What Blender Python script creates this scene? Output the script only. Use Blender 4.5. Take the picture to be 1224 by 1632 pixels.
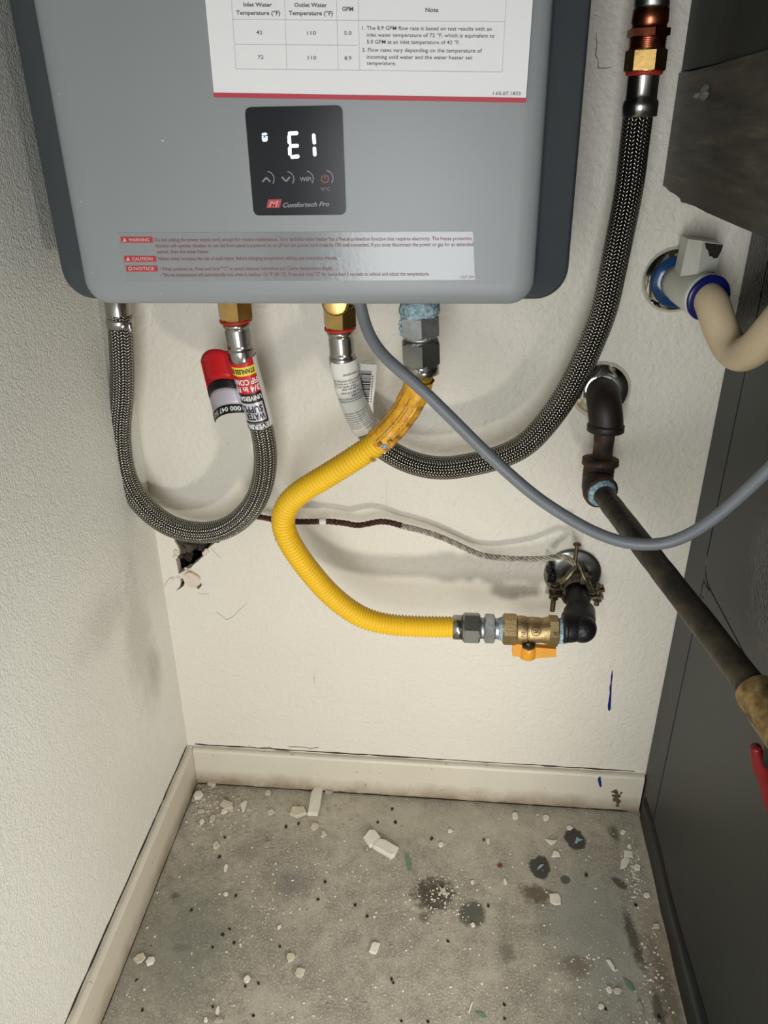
import bpy, bmesh, math, random
from mathutils import Vector, Matrix, noise
from mathutils.geometry import tessellate_polygon

for o in list(bpy.data.objects): bpy.data.objects.remove(o)
S = bpy.context.scene
COL = S.collection
PI = math.pi
rnd = random.Random(7)

# ------------------------------------------------------------------ camera
YAW, PITCH, ROLL, FPX = -0.0902, -0.4643, -0.0042, 1245.4
CAM = Vector((0.3914, -0.9, 0.944))
_cy, _sy, _cp, _sp = math.cos(YAW), math.sin(YAW), math.cos(PITCH), math.sin(PITCH)
FW = Vector((_sy*_cp, _cy*_cp, _sp)); _r = Vector((_cy, -_sy, 0)); _u = _r.cross(FW)
RT = _r*math.cos(ROLL) + _u*math.sin(ROLL); UP = -_r*math.sin(ROLL) + _u*math.cos(ROLL)
cd = bpy.data.cameras.new('camera'); cam = bpy.data.objects.new('camera', cd); COL.objects.link(cam)
M = Matrix(((RT.x, UP.x, -FW.x, CAM.x), (RT.y, UP.y, -FW.y, CAM.y), (RT.z, UP.z, -FW.z, CAM.z), (0, 0, 0, 1)))
cam.matrix_world = M
cd.sensor_fit = 'VERTICAL'; cd.sensor_height = 24; cd.lens = 24*FPX/1632; cd.clip_start = 0.01
S.camera = cam

# ------------------------------------------------------------------ light and exposure
S.view_settings.view_transform = 'Standard'; S.view_settings.look = 'None'
S.view_settings.exposure = 0.0; S.view_settings.gamma = 1.0; S.view_settings.use_curve_mapping = False
W = bpy.data.worlds.new('world'); S.world = W; W.use_nodes = True
W.node_tree.nodes['Background'].inputs['Color'].default_value = (0.93, 0.98, 1.0, 1)
W.node_tree.nodes['Background'].inputs['Strength'].default_value = 0.10

def area(name, loc, target, size, power, color, shape='DISK', sy=None):
    l = bpy.data.lights.new(name, 'AREA'); l.shape = shape; l.size = size
    if sy: l.size_y = sy
    l.energy = power; l.color = color
    o = bpy.data.objects.new(name, l); COL.objects.link(o); o.location = loc
    o.rotation_euler = (Vector(target)-Vector(loc)).to_track_quat('-Z', 'Y').to_euler()
    return o
# assumed work lamp low at right, outside the frame, and an added fill light
sl = bpy.data.lights.new('assumed_work_lamp', 'SPOT'); sl.energy = 7.6; sl.color = (1.0, 0.96, 0.89); sl.shadow_soft_size = .03  # unseen lamp, assumed from the direction of the cast shadows
sl.spot_size = math.radians(108); sl.spot_blend = .8
so_ = bpy.data.objects.new('assumed_work_lamp', sl); COL.objects.link(so_); so_.location = (0.60, -0.66, 0.24)
so_.rotation_euler = (Vector((0.02, 0.0, 0.24))-so_.location).to_track_quat('-Z', 'Y').to_euler()
area('added_fill_light', (0.32, -1.35, 0.62), (0.22, 0, 0.36), 0.36, 8.8, (0.95, 0.98, 1.0), 'RECTANGLE', 0.7)  # unseen light added behind the camera to brighten the left wall and heater

# ------------------------------------------------------------------ pixel -> world at a real distance from the back wall / side / floor
def ray(x, y): return FW + RT*((x-612)/FPX) - UP*((y-816)/FPX)
def U(x, y, d=0.0):
    r = ray(x, y); return CAM + r*((-d-CAM.y)/r.y)
def UX(x, y, X=0.70):
    r = ray(x, y); return CAM + r*((X-CAM.x)/r.x)
def UZ(x, y, Z=0.0):
    r = ray(x, y); return CAM + r*((Z-CAM.z)/r.z)

# ------------------------------------------------------------------ helpers
def empty(name, loc, label, cat, group=None, rot=(0, 0, 0)):
    o = bpy.data.objects.new(name, None); COL.objects.link(o); o.location = loc; o.rotation_euler = rot
    o.empty_display_size = .02
    o['label'] = label; o['category'] = cat
    if group: o['group'] = group
    return o
def tag(o, label=None, cat=None, group=None, kind=None):
    if label: o['label'] = label
    if cat: o['category'] = cat
    if group: o['group'] = group
    if kind: o['kind'] = kind
    return o
def root_of(o):
    while o.parent: o = o.parent
    return o
class MB:
    def __init__(s): s.v = []; s.f = []; s.m = []; s.uv = []; s.sm = []
    def add(s, vs, fs, mi=0, uvs=None, smooth=True):
        b = len(s.v); s.v += [Vector(p) for p in vs]
        for k, f in enumerate(fs):
            s.f.append([b+i for i in f]); s.m.append(mi if not isinstance(mi, (list, tuple)) else mi[k]); s.sm.append(smooth)
            s.uv.append(uvs[k] if uvs else [(0, 0)]*len(f))
        return s
    def obj(s, name, mat, parent=None, local=False, origin=None):
        me = bpy.data.meshes.new(name)
        off = Vector((0, 0, 0))
        if parent is not None and not local:
            off = root_of(parent).location.copy()
        elif parent is None and origin is not None: off = Vector(origin)
        me.from_pydata([p-off for p in s.v], [], s.f)
        mats = mat if isinstance(mat, (list, tuple)) else [mat]
        for m_ in mats: me.materials.append(m_)
        me.polygons.foreach_set('material_index', s.m)
        me.polygons.foreach_set('use_smooth', s.sm)
        uvl = me.uv_layers.new(name='UVMap'); k = 0
        flat = [c for face in s.uv for q in face for c in q]
        uvl.data.foreach_set('uv', flat)
        me.update()
        o = bpy.data.objects.new(name, me); COL.objects.link(o)
        if parent is not None: o.parent = parent
        elif origin is not None: o.location = origin
        return o
def fix(o):
    bm = bmesh.new(); bm.from_mesh(o.data); bmesh.ops.recalc_face_normals(bm, faces=bm.faces); bm.to_mesh(o.data); bm.free(); return o
def sharp(o, ang=35):
    bm = bmesh.new(); bm.from_mesh(o.data)
    for e in bm.edges:
        if len(e.link_faces) == 2 and e.calc_face_angle(0) > math.radians(ang): e.smooth = False
    bm.to_mesh(o.data); bm.free(); return o

def box(mb, a, b, mi=0):
    (x0, y0, z0), (x1, y1, z1) = a, b
    v = [(x0,y0,z0),(x1,y0,z0),(x1,y1,z0),(x0,y1,z0),(x0,y0,z1),(x1,y0,z1),(x1,y1,z1),(x0,y1,z1)]
    f = [(0,3,2,1),(4,5,6,7),(0,1,5,4),(1,2,6,5),(2,3,7,6),(3,0,4,7)]
    mb.add(v, f, mi, smooth=False); return mb
def hexa(mb, v, mi=0):
    mb.add(v, [(0,3,2,1),(4,5,6,7),(0,1,5,4),(1,2,6,5),(2,3,7,6),(3,0,4,7)], mi, smooth=False); return mb

def catmull(pts, step=0.003):
    pts = [Vector(p) for p in pts]
    P = [pts[0]*2-pts[1]] + pts + [pts[-1]*2-pts[-2]]
    out = []
    for i in range(1, len(P)-2):
        p0, p1, p2, p3 = P[i-1:i+3]
        n = max(2, int((p2-p1).length/step))
        # centripetal
        t0 = 0; t1 = t0+max(1e-6, (p1-p0).length**.5); t2 = t1+max(1e-6, (p2-p1).length**.5); t3 = t2+max(1e-6, (p3-p2).length**.5)
        for k in range(n):
            t = t1+(t2-t1)*k/n
            A1 = p0*((t1-t)/(t1-t0))+p1*((t-t0)/(t1-t0)); A2 = p1*((t2-t)/(t2-t1))+p2*((t-t1)/(t2-t1)); A3 = p2*((t3-t)/(t3-t2))+p3*((t-t2)/(t3-t2))
            B1 = A1*((t2-t)/(t2-t0))+A2*((t-t0)/(t2-t0)); B2 = A2*((t3-t)/(t3-t1))+A3*((t-t1)/(t3-t1))
            out.append(B1*((t2-t)/(t2-t1))+B2*((t-t1)/(t2-t1)))
    out.append(pts[-1].copy())
    return out
def smooth_path(p, it=8):
    p = [q.copy() for q in p]
    for _ in range(it):
        p = [p[0]] + [(p[i-1]+p[i]*2+p[i+1])/4 for i in range(1, len(p)-1)] + [p[-1]]
    return p
def resample(path, step):
    L = [0]
    for a, b in zip(path, path[1:]): L.append(L[-1]+(b-a).length)
    n = max(2, int(round(L[-1]/step))); out = []; j = 0
    for k in range(n+1):
        s = L[-1]*k/n
        while j < len(path)-2 and L[j+1] < s: j += 1
        t = (s-L[j])/max(1e-9, L[j+1]-L[j]); out.append(path[j].lerp(path[j+1], min(1, max(0, t))))
    return out, L[-1]
def tube(mb, path, rad, seg=24, mi=0, cap=True, disp=None, smooth=True, v0=0.0):
    n = len(path); T = []
    for i in range(n):
        T.append((path[min(i+1, n-1)]-path[max(i-1, 0)]).normalized())
    V = Vector((0, -1, 0)); V = (V-T[0]*V.dot(T[0]))
    if V.length < 1e-3: V = Vector((1, 0, 0)); V = V-T[0]*V.dot(T[0])
    V.normalize(); vs = []; s = v0; vv = []
    for i in range(n):
        if i:
            V = (V-T[i]*V.dot(T[i])).normalized(); s += (path[i]-path[i-1]).length
        B = T[i].cross(V); vv.append(s)
        r = rad(i/(n-1), s) if callable(rad) else rad
        for k in range(seg):
            a = 2*PI*k/seg
            rr = r+(disp(a, s, path[i]) if disp else 0)
            vs.append(path[i]+(V*math.cos(a)+B*math.sin(a))*rr)
    fs = []; uv = []
    for i in range(n-1):
        for k in range(seg):
            k2 = (k+1) % seg
            fs.append((i*seg+k, i*seg+k2, (i+1)*seg+k2, (i+1)*seg+k))
            a, b = k/seg, (k+1)/seg
            uv.append([(a, vv[i]), (b, vv[i]), (b, vv[i+1]), (a, vv[i+1])])
    if cap:
        fs.append(tuple(range(seg))[::-1]); uv.append([(0, 0)]*seg)
        fs.append(tuple((n-1)*seg+k for k in range(seg))); uv.append([(0, 0)]*seg)
    mb.add(vs, fs, mi, uv, smooth); return mb
def basis(d):
    d = Vector(d).normalized(); h = Vector((0, 0, 1)) if abs(d.z) < .9 else Vector((0, -1, 0))
    a = (h-d*h.dot(d)).normalized(); return d, a, d.cross(a)
def turned(mb, A, d, prof, seg=32, mi=0, rot=0.0, disp=None, smooth=True):
    """prof: (distance along axis, radius) pairs"""
    d, a, b = basis(d); A = Vector(A); vs = []
    for (t, r) in prof:
        for k in range(seg):
            th = rot+2*PI*k/seg
            p = A+d*t+(a*math.cos(th)+b*math.sin(th))*r
            if disp: p = p+(a*math.cos(th)+b*math.sin(th))*disp(p)
            vs.append(p)
    n = len(prof); fs = []
    for i in range(n-1):
        for k in range(seg):
            k2 = (k+1) % seg; fs.append((i*seg+k, i*seg+k2, (i+1)*seg+k2, (i+1)*seg+k))
    fs.append(tuple(range(seg))[::-1]); fs.append(tuple((n-1)*seg+k for k in range(seg)))
    mb.add(vs, fs, mi, None, smooth); return mb
def hexnut(mb, A, d, L, rc, rot=0.0, mi=0):
    """hexagon nut: true flats, chamfered corners"""
    d, a, b = basis(d); A = Vector(A); vs = []; rings = []
    rf = rc*math.cos(PI/6); seg = 24
    for (t, lim) in ((0, rf*0.97), (L*.0, rf*0.985), (L*.10, rc*1.01), (L*.90, rc*1.01), (L, rf*0.985)):
        ring = []
        for k in range(seg):
            th = 2*PI*k/seg; ph = (th % (PI/3))-PI/6
            r = min(rf/math.cos(ph), lim)
            ring.append(A+d*t+(a*math.cos(th+rot)+b*math.sin(th+rot))*r)
        rings.append(ring)
    for r_ in rings: vs += r_
    fs = []
    for i in range(len(rings)-1):
        for k in range(seg):
            k2 = (k+1) % seg; fs.append((i*seg+k, i*seg+k2, (i+1)*seg+k2, (i+1)*seg+k))
    fs.append(tuple(range(seg))[::-1]); fs.append(tuple((len(rings)-1)*seg+k for k in range(seg)))
    mb.add(vs, fs, mi, None, False); return mb
def rrect(hw, z0, z1, r, n=8):
    pts = []
    for (cx, cz, a0) in ((hw-r, z0+r, -PI/2), (hw-r, z1-r, 0), (-hw+r, z1-r, PI/2), (-hw+r, z0+r, PI)):
        for k in range(n+1):
            a = a0+PI/2*k/n; pts.append((cx+r*math.cos(a), cz+r*math.sin(a)))
    return pts
def slab(mb, hw, z0, z1, r, levels, mi=0, cx=0.0, n=8):
    """rounded rectangle built up in y; levels = (y, inset) pairs going towards the viewer"""
    N = 4*(n+1); vs = []
    for (y, ins) in levels:
        for (x, z) in rrect(hw-ins, z0+ins, z1-ins, max(r-ins, .0005), n): vs.append((cx+x, y, z))
    fs = []
    for i in range(len(levels)-1):
        for k in range(N):
            k2 = (k+1) % N; fs.append((i*N+k, i*N+k2, (i+1)*N+k2, (i+1)*N+k))
    fs.append(tuple(range(N))[::-1]); fs.append(tuple((len(levels)-1)*N+k for k in range(N)))
    mb.add(vs, fs, mi, None, True); return mb

_tc = {}
def glyphs(body, bold=0.0, shear=0.0, sp=1.0):
    key = (body, bold, shear, sp)
    if key in _tc: return _tc[key]
    c = bpy.data.curves.new('t', 'FONT'); c.body = body; c.size = 1; c.resolution_u = 2; c.offset = bold; c.shear = shear
    c.space_character = sp
    o = bpy.data.objects.new('t', c); COL.objects.link(o)
    dg = bpy.context.evaluated_depsgraph_get(); me = bpy.data.meshes.new_from_object(o.evaluated_get(dg))
    vs = [(v.co.x, v.co.y) for v in me.vertices]; fs = [tuple(p.vertices) for p in me.polygons]
    bpy.data.objects.remove(o); bpy.data.curves.remove(c); bpy.data.meshes.remove(me)
    x0 = min(v[0] for v in vs); x1 = max(v[0] for v in vs)
    vs = [((x-x0)/(x1-x0), y/0.72) for x, y in vs]      # x 0..1 over the width, y 1 = cap height
    _tc[key] = (vs, fs, (x1-x0)/0.72); return _tc[key]
def put_text(mb, body, fn, mi=0, bold=0.0, shear=0.0, sp=1.0):
    vs, fs, asp = glyphs(body, bold, shear, sp)
    mb.add([fn(x, y) for x, y in vs], fs, mi, None, False)

# ------------------------------------------------------------------ materials
class NT:
    def __init__(s, name):
        s.m = bpy.data.materials.new(name); s.m.use_nodes = True; s.t = s.m.node_tree; s.n = s.t.nodes
        s.b = s.n['Principled BSDF']; s.out = s.n['Material Output']
    def new(s, t, **k):
        nd = s.n.new(t)
        for a, v in k.items(): setattr(nd, a, v)
        return nd
    def l(s, a, b): s.t.links.new(a, b)
    def co(s, what='Object'):
        if what == 'World': return s.new('ShaderNodeNewGeometry').outputs['Position']
        return s.new('ShaderNodeTexCoord').outputs[what]
    def noise(s, scale, detail=4, rough=.55, vec=None, dist=0.0):
        nd = s.new('ShaderNodeTexNoise'); nd.inputs['Scale'].default_value = scale; nd.inputs['Detail'].default_value = detail
        nd.inputs['Roughness'].default_value = rough; nd.inputs['Distortion'].default_value = dist
        s.l(vec if vec is not None else s.co(), nd.inputs['Vector']); return nd.outputs['Fac']
    def ramp(s, fac, stops):
        nd = s.new('ShaderNodeValToRGB'); s.l(fac, nd.inputs['Fac']); e = nd.color_ramp.elements
        while len(e) < len(stops): e.new(.5)
        for q, (p, c) in zip(e, stops):
            q.position = p; q.color = (c, c, c, 1) if not isinstance(c, (tuple, list)) else (*c, 1)
        return nd.outputs['Color']
    def mix(s, fac, a, b, mode='MIX'):
        nd = s.new('ShaderNodeMix', data_type='RGBA', blend_type=mode)
        for sock, v in ((nd.inputs[0], fac), (nd.inputs[6], a), (nd.inputs[7], b)):
            if hasattr(v, 'links'): s.l(v, sock)
            elif isinstance(v, (int, float)) and sock == nd.inputs[0]: sock.default_value = v
            else: sock.default_value = (*v, 1) if len(v) == 3 else v
        return nd.outputs[2]
    def math(s, op, a, b=0.0, c=None):
        nd = s.new('ShaderNodeMath', operation=op)
        for i, v in enumerate((a, b) if c is None else (a, b, c)):
            if hasattr(v, 'links'): s.l(v, nd.inputs[i])
            else: nd.inputs[i].default_value = v
        return nd.outputs[0]
    def bump(s, h, strength=.3, dist=.001, normal=None):
        nd = s.new('ShaderNodeBump'); nd.inputs['Strength'].default_value = strength; nd.inputs['Distance'].default_value = dist
        s.l(h, nd.inputs['Height'])
        if normal is not None: s.l(normal, nd.inputs['Normal'])
        s.l(nd.outputs['Normal'], s.b.inputs['Normal']); return nd.outputs['Normal']
    def set(s, color=None, rough=None, metal=None, **k):
        if color is not None:
            if hasattr(color, 'links'): s.l(color, s.b.inputs['Base Color'])
            else: s.b.inputs['Base Color'].default_value = (*color, 1)
        if rough is not None:
            if hasattr(rough, 'links'): s.l(rough, s.b.inputs['Roughness'])
            else: s.b.inputs['Roughness'].default_value = rough
        if metal is not None: s.b.inputs['Metallic'].default_value = metal
        for a, v in k.items(): s.b.inputs[a.replace('_', ' ')].default_value = v
        return s
    def ell(s, sep, cx, cy, rx, ry, soft=.35, wob=None, ang=0.0):
        """soft mask 1 inside an ellipse on the x, y (or y, z) pair sep"""
        a = s.math('SUBTRACT', sep[0], cx); b = s.math('SUBTRACT', sep[1], cy)
        if ang:
            c_, s_ = math.cos(ang), math.sin(ang)
            a2 = s.math('ADD', s.math('MULTIPLY', a, c_), s.math('MULTIPLY', b, s_))
            b2 = s.math('SUBTRACT', s.math('MULTIPLY', b, c_), s.math('MULTIPLY', a, s_)); a, b = a2, b2
        a = s.math('POWER', s.math('ABSOLUTE', s.math('DIVIDE', a, rx)), 2.0); b = s.math('POWER', s.math('ABSOLUTE', s.math('DIVIDE', b, ry)), 2.0)
        d = s.math('SQRT', s.math('ADD', a, b))
        if wob is not None: d = s.math('ADD', d, wob)
        mr = s.new('ShaderNodeMapRange'); mr.inputs['From Min'].default_value = 1+soft; mr.inputs['From Max'].default_value = 1-soft
        mr.interpolation_type = 'SMOOTHSTEP'; s.l(d, mr.inputs['Value']); return mr.outputs['Result']

def srgb(r, g, b):
    f = lambda c: ((c/255+.055)/1.055)**2.4 if c > 10 else c/255/12.92
    return (f(r), f(g), f(b))
def simple(name, col, rough=.5, metal=0.0, var=0.0, vs=40, bump=0.0, bs=300, bd=.0005, var2=None, **k):
    t = NT(name)
    if var or var2:
        c2 = var2 if var2 else tuple(c*(1-var) for c in col)
        t.set(t.mix(t.ramp(t.noise(vs, 5), [(.35, 0.0), (.65, 1.0)]), col, c2), rough, metal)
    else: t.set(col, rough, metal)
    t.set(**k)
    if bump: t.bump(t.noise(bs, 4), bump, bd)
    return t.m

# painted wall, orange-peel / skip-trowel relief
def wall_mat(name, base, grime, peel=1.0, sc=1.0, gl=.55):
    t = NT(name); P = t.co('World')
    big = t.ramp(t.noise(5, 4, .6, P), [(.35, 0.0), (.75, 1.0)])
    spk = t.ramp(t.noise(150, 2, .5, P), [(.72, 0.0), (.78, 1.0)])
    c = t.mix(t.math('MULTIPLY', big, .35), base, grime)
    spk2 = t.ramp(t.noise(3.1, 3, .5, P), [(.45, 0.0), (.65, 1.0)])
    c = t.mix(t.math('MULTIPLY', t.math('MULTIPLY', spk, spk2), .30), c, srgb(120, 105, 85))
    if name == 'paint_side_wall':
        sx = t.new('ShaderNodeSeparateXYZ'); t.l(P, sx.inputs[0]); sep = (sx.outputs[1], sx.outputs[2])
        wob = t.math('MULTIPLY', t.math('SUBTRACT', t.noise(30, 4, .65, P), .5), 1.6)
        for (cy_, cz_, ry, rz, s_, k_) in ((-.10, .34, .035, .10, .6, .28), (-.07, .27, .02, .04, .7, .35), (-.18, .43, .05, .03, .7, .2)):
            c = t.mix(t.math('MULTIPLY', t.ell(sep, cy_, cz_, ry, rz, s_, wob), k_), c, srgb(128, 112, 96))
    t.set(c, gl, 0.0)
    n1 = t.noise(230*sc, 3, .5, P, .3); v = t.new('ShaderNodeTexVoronoi', feature='SMOOTH_F1'); v.inputs['Scale'].default_value = 210*sc
    t.l(P, v.inputs['Vector'])
    n2 = t.ramp(t.noise(70*sc, 4, .55, P, .8), [(.42, 0.0), (.5, 1.0)])
    h = t.math('ADD', t.math('MULTIPLY', n1, .8), t.math('MULTIPLY', v.outputs['Distance'], .5*peel))
    h = t.math('ADD', h, t.math('MULTIPLY', n2, .22))
    t.bump(h, min(1, .85*peel), .0016)
    return t.m
m_back = wall_mat('paint_back_wall', srgb(226, 220, 206), srgb(214, 206, 188), .9, .75, .5)
m_side = wall_mat('paint_side_wall', srgb(238, 236, 226), srgb(220, 215, 202), .8, 1.9, .38)
m_gyp = simple('gypsum', srgb(222, 206, 190), .9, 0, .12, 120, .5, 300)
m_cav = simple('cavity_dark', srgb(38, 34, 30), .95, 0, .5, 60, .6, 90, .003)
m_rock = simple('cavity_lump', srgb(84, 72, 60), .9, 0, .6, 60, .6, 120, .002)

def base_mat():
    t = NT('baseboard_paint'); P = t.co('World'); sx = t.new('ShaderNodeSeparateXYZ'); t.l(P, sx.inputs[0])
    n = t.noise(22, 5, .65, P)
    low = t.new('ShaderNodeMapRange'); low.inputs['From Min'].default_value = .052; low.inputs['From Max'].default_value = 0.0; t.l(sx.outputs[2], low.inputs['Value'])
    dirt = t.ramp(t.math('MULTIPLY', t.math('ADD', n, .25), low.outputs[0]), [(.28, 0.0), (.75, 1.0)])
    c = t.mix(t.ramp(t.noise(9, 3, .5, P), [(.3, 0.0), (.7, .6)]), srgb(216, 208, 190), srgb(204, 196, 176))
    c = t.mix(t.math('MULTIPLY', dirt, .8), c, srgb(128, 104, 74))
    spk = t.ramp(t.noise(120, 2, .5, P), [(.71, 0.0), (.75, 1.0)]); c = t.mix(t.math('MULTIPLY', spk, .5), c, srgb(110, 92, 70))
    t.set(c, .45); t.bump(t.noise(60, 4, .6, P), .25, .001); return t.m
m_base = base_mat()

def floor_mat():
    t = NT('concrete_floor'); P = t.co('World'); sx = t.new('ShaderNodeSeparateXYZ'); t.l(P, sx.inputs[0]); sep = (sx.outputs[0], sx.outputs[1])
    n1 = t.noise(6, 6, .62, P, .4); n2 = t.noise(40, 6, .7, P); n3 = t.noise(380, 4, .7, P)
    c = t.ramp(n1, [(.30, srgb(134, 128, 114)), (.5, srgb(160, 153, 137)), (.68, srgb(184, 176, 158))])
    c = t.mix(t.ramp(n2, [(.40, .0), (.75, .85)]), c, srgb(112, 106, 94))
    c = t.mix(t.ramp(n3, [(.50, 0.0), (.66, .75)]), c, srgb(208, 200, 182))
    n5 = t.noise(18, 6, .75, P, .9); c = t.mix(t.ramp(n5, [(.52, 0.0), (.66, .6)]), c, srgb(186, 178, 160))
    n4 = t.ramp(t.noise(420, 2, .5, P), [(.66, 0.0), (.74, 1.0)]); c = t.mix(t.math('MULTIPLY', n4, .6), c, srgb(70, 66, 58))
    wob = t.math('MULTIPLY', t.math('SUBTRACT', t.noise(55, 4, .6, P), .5), 1.1)
    wob2 = t.math('MULTIPLY', t.math('SUBTRACT', t.noise(90, 5, .75, P), .5), 2.6)
    def st(px, py, rx, ry, col, k, soft=.18, w=wob, ang=0):
        nonlocal c
        q = UZ(px, py); c = t.mix(t.math('MULTIPLY', t.ell(sep, q.x, q.y, rx, ry, soft, w, ang), k), c, srgb(*col))
    st(560, 1300, .26, .035, (190, 182, 164), .5, .8, wob2)
    st(290, 1500, .06, .10, (112, 112, 100), .6, .7, wob2)
    st(950, 1490, .055, .10, (150, 150, 140), .65, .5, wob2, .2)
    st(1060, 1560, .02, .09, (140, 116, 92), .5, .6, wob2)
    st(917, 1337, .0150, .0190, (52, 52, 44), .93, .12)
    st(861, 1382, .0150, .0180, (50, 50, 44), .93, .12)
    st(901, 1402, .0060, .0070, (70, 70, 60), .85, .2)
    st(752, 1457, .0170, .0190, (70, 72, 62), .85, .22)
    st(690, 1424, .026, .026, (50, 40, 26), .85, .35, wob2)
    st(675, 1462, .007, .007, (80, 76, 62), .7, .4)
    st(855, 1425, .020, .014, (78, 60, 38), .75, .4, wob2)
    st(808, 1516, .0085, .015, (92, 92, 76), .6, .5, wob2)
    st(978, 1328, .007, .014, (72, 62, 48), .75, .5, wob2)
    st(988, 1408, .011, .006, (60, 56, 46), .8, .3, wob, -.7)
    st(1010, 1498, .007, .040, (66, 58, 44), .8, .5, wob2, .1)
    st(920, 1540, .016, .014, (104, 88, 68), .6, .5, wob2)
    st(1050, 1610, .007, .022, (62, 58, 48), .75, .5, wob2)
    st(280, 1427, .006, .005, (60, 62, 52), .6, .5, wob2)
    st(290, 1510, .010, .005, (82, 88, 72), .45, .6, wob2)
    st(470, 1410, .03, .02, (116, 110, 104), .6, .6, wob2)
    st(395, 1355, .02, .02, (132, 124, 110), .5, .6, wob2)
    st(1065, 1585, .010, .06, (60, 60, 54), .5, .6, wob2, .1)
    t.set(c, .78)
    t.bump(t.math('ADD', t.math('MULTIPLY', n2, .6), t.math('MULTIPLY', n3, .5)), .45, .0014)
    return t.m
m_floor = floor_mat()

def cabinet_mat():
    t = NT('furnace_grey_paint'); P = t.co('World'); sx = t.new('ShaderNodeSeparateXYZ'); t.l(P, sx.inputs[0]); sep = (sx.outputs[1], sx.outputs[2])
    wob = t.math('MULTIPLY', t.math('SUBTRACT', t.noise(70, 4, .6, P), .5), .9)
    c = t.mix(t.ramp(t.noise(8, 4, .6, P), [(.3, 0.0), (.7, 1.0)]), srgb(41, 45, 42), srgb(35, 39, 36))
    spot = t.math('MAXIMUM', t.ell(sep, -.03, .80, .05, .055, .35, wob), t.ell(sep, -.25, .56, .055, .06, .5, wob))
    c = t.mix(spot, c, srgb(16, 16, 16))
    scr = t.ramp(t.noise(90, 2, .5, P), [(.76, 0.0), (.78, 1.0)]); c = t.mix(t.math('MULTIPLY', scr, .35), c, srgb(150, 150, 145))
    t.set(c, t.math('SUBTRACT', .45, t.math('MULTIPLY', spot, .2)))
    t.bump(t.math('ADD', t.math('MULTIPLY', t.noise(240, 2, .5, P), t.math('ADD', t.math('MULTIPLY', spot, 4.0), .15)), 0.0), .35, .0012)
    return t.m
m_cab = cabinet_mat()
m_seam = simple('seam_dark', srgb(14, 14, 14), .9)
def duct_mat():
    t = NT('duct_sheet_metal'); P = t.co('World')
    mp = t.new('ShaderNodeMapping'); mp.inputs['Scale'].default_value = (1, 1.2, 14); t.l(P, mp.inputs['Vector'])
    n = t.noise(9, 5, .6, mp.outputs[0])
    t.set(t.ramp(n, [(.35, srgb(74, 72, 62)), (.6, srgb(98, 93, 80)), (.72, srgb(128, 118, 98))]), .5, .35)
    t.bump(t.noise(30, 5, .6, P), .3, .002); return t.m
m_duct = duct_mat()
m_duct2 = simple('duct_dark_paint', srgb(58, 60, 54), .6, .1, .2, 30, .2, 80, .002)

def braid_mat():
    t = NT('stainless_braid'); uv = t.co('UV'); sx = t.new('ShaderNodeSeparateXYZ'); t.l(uv, sx.inputs[0])
    col = t.math('MULTIPLY', sx.outputs[0], 22.0); cf = t.math('FRACT', col)
    sgn = t.math('SUBTRACT', t.math('MULTIPLY', t.math('MODULO', t.math('FLOOR', col), 2.0), 2.0), 1.0)
    st = t.math('FRACT', t.math('ADD', t.math('MULTIPLY', sx.outputs[1], 1/.0034), t.math('MULTIPLY', t.math('MULTIPLY', sgn, cf), .8)))
    e = t.math('SUBTRACT', st, .5); prof = t.math('SUBTRACT', 1.0, t.math('MULTIPLY', t.math('MULTIPLY', e, e), 4.0))
    arch = t.math('POWER', t.math('SINE', t.math('MULTIPLY', cf, PI)), .6)
    h = t.math('MULTIPLY', prof, t.math('ADD', .25, t.math('MULTIPLY', arch, .75)))
    c = t.ramp(h, [(.12, srgb(22, 20, 17)), (.50, srgb(100, 96, 89)), (.95, srgb(204, 200, 192))])  # shade in the gaps between strands is put into the colour
    t.set(c, .20, 1.0); t.bump(h, 1.0, .0013); return t.m
m_braid = braid_mat()
m_steel = simple('stainless_ferrule', srgb(176, 173, 168), .22, 1.0, .12, 60, .08, 200)
m_zinc = simple('zinc_plated_steel', srgb(196, 198, 196), .5, 1.0, .25, 150, .3, 500)
m_zdark = simple('nickel_plated_steel', srgb(160, 162, 156), .42, 1.0, .15, 60, .1, 200)
m_brass = simple('brass', srgb(186, 152, 92), .3, 1.0, .25, 50, .15, 200)
m_brassv = simple('cast_brass', srgb(196, 170, 124), .46, 1.0, .3, 90, .6, 600, .0006)
m_copper = simple('copper', srgb(186, 108, 78), .3, 1.0, .35, 60, .1, 200, var2=srgb(120, 62, 44))
m_red = simple('red_rubber_washer', srgb(176, 38, 28), .5)
m_black = simple('black_malleable_iron', srgb(30, 30, 31), .42, .3, .25, 120, .35, 420, .0007)
m_rust = simple('rusty_iron', srgb(86, 58, 40), .65, .25, .4, 70, .5, 260, .001, var2=srgb(40, 33, 29))
m_oldpipe = simple('old_black_pipe', srgb(74, 66, 52), .45, .35, .5, 38, .8, 110, .0016, var2=srgb(34, 30, 26))
m_seal = simple('blue_pipe_sealant', srgb(182, 202, 206), .6, 0, .4, 260, .8, 400, .002, var2=srgb(108, 140, 152))
m_sealb = simple('bright_blue_primer', srgb(12, 22, 96), .3, 0, .3, 60)
m_sealt = simple('teal_blue_primer', srgb(12, 62, 112), .18, 0, .3, 60)
m_chrome = simple('chrome_plate', srgb(215, 213, 208), .08, 1.0)
m_chromed = simple('dull_chrome_plate', srgb(170, 168, 160), .28, 1.0, .3, 40)
m_pvc = simple('grey_white_plastic', srgb(205, 204, 192), .4, 0, .06, 30)
m_cpvc = simple('cream_plastic_pipe', srgb(206, 186, 152), .38, 0, .08, 25)
m_cable = simple('grey_cable_jacket', srgb(120, 124, 128), .45, 0, .06, 60)
m_shell = simple('heater_charcoal_shell', srgb(66, 71, 74), .42, 0, .05, 60, .1, 900, .0003)
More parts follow.
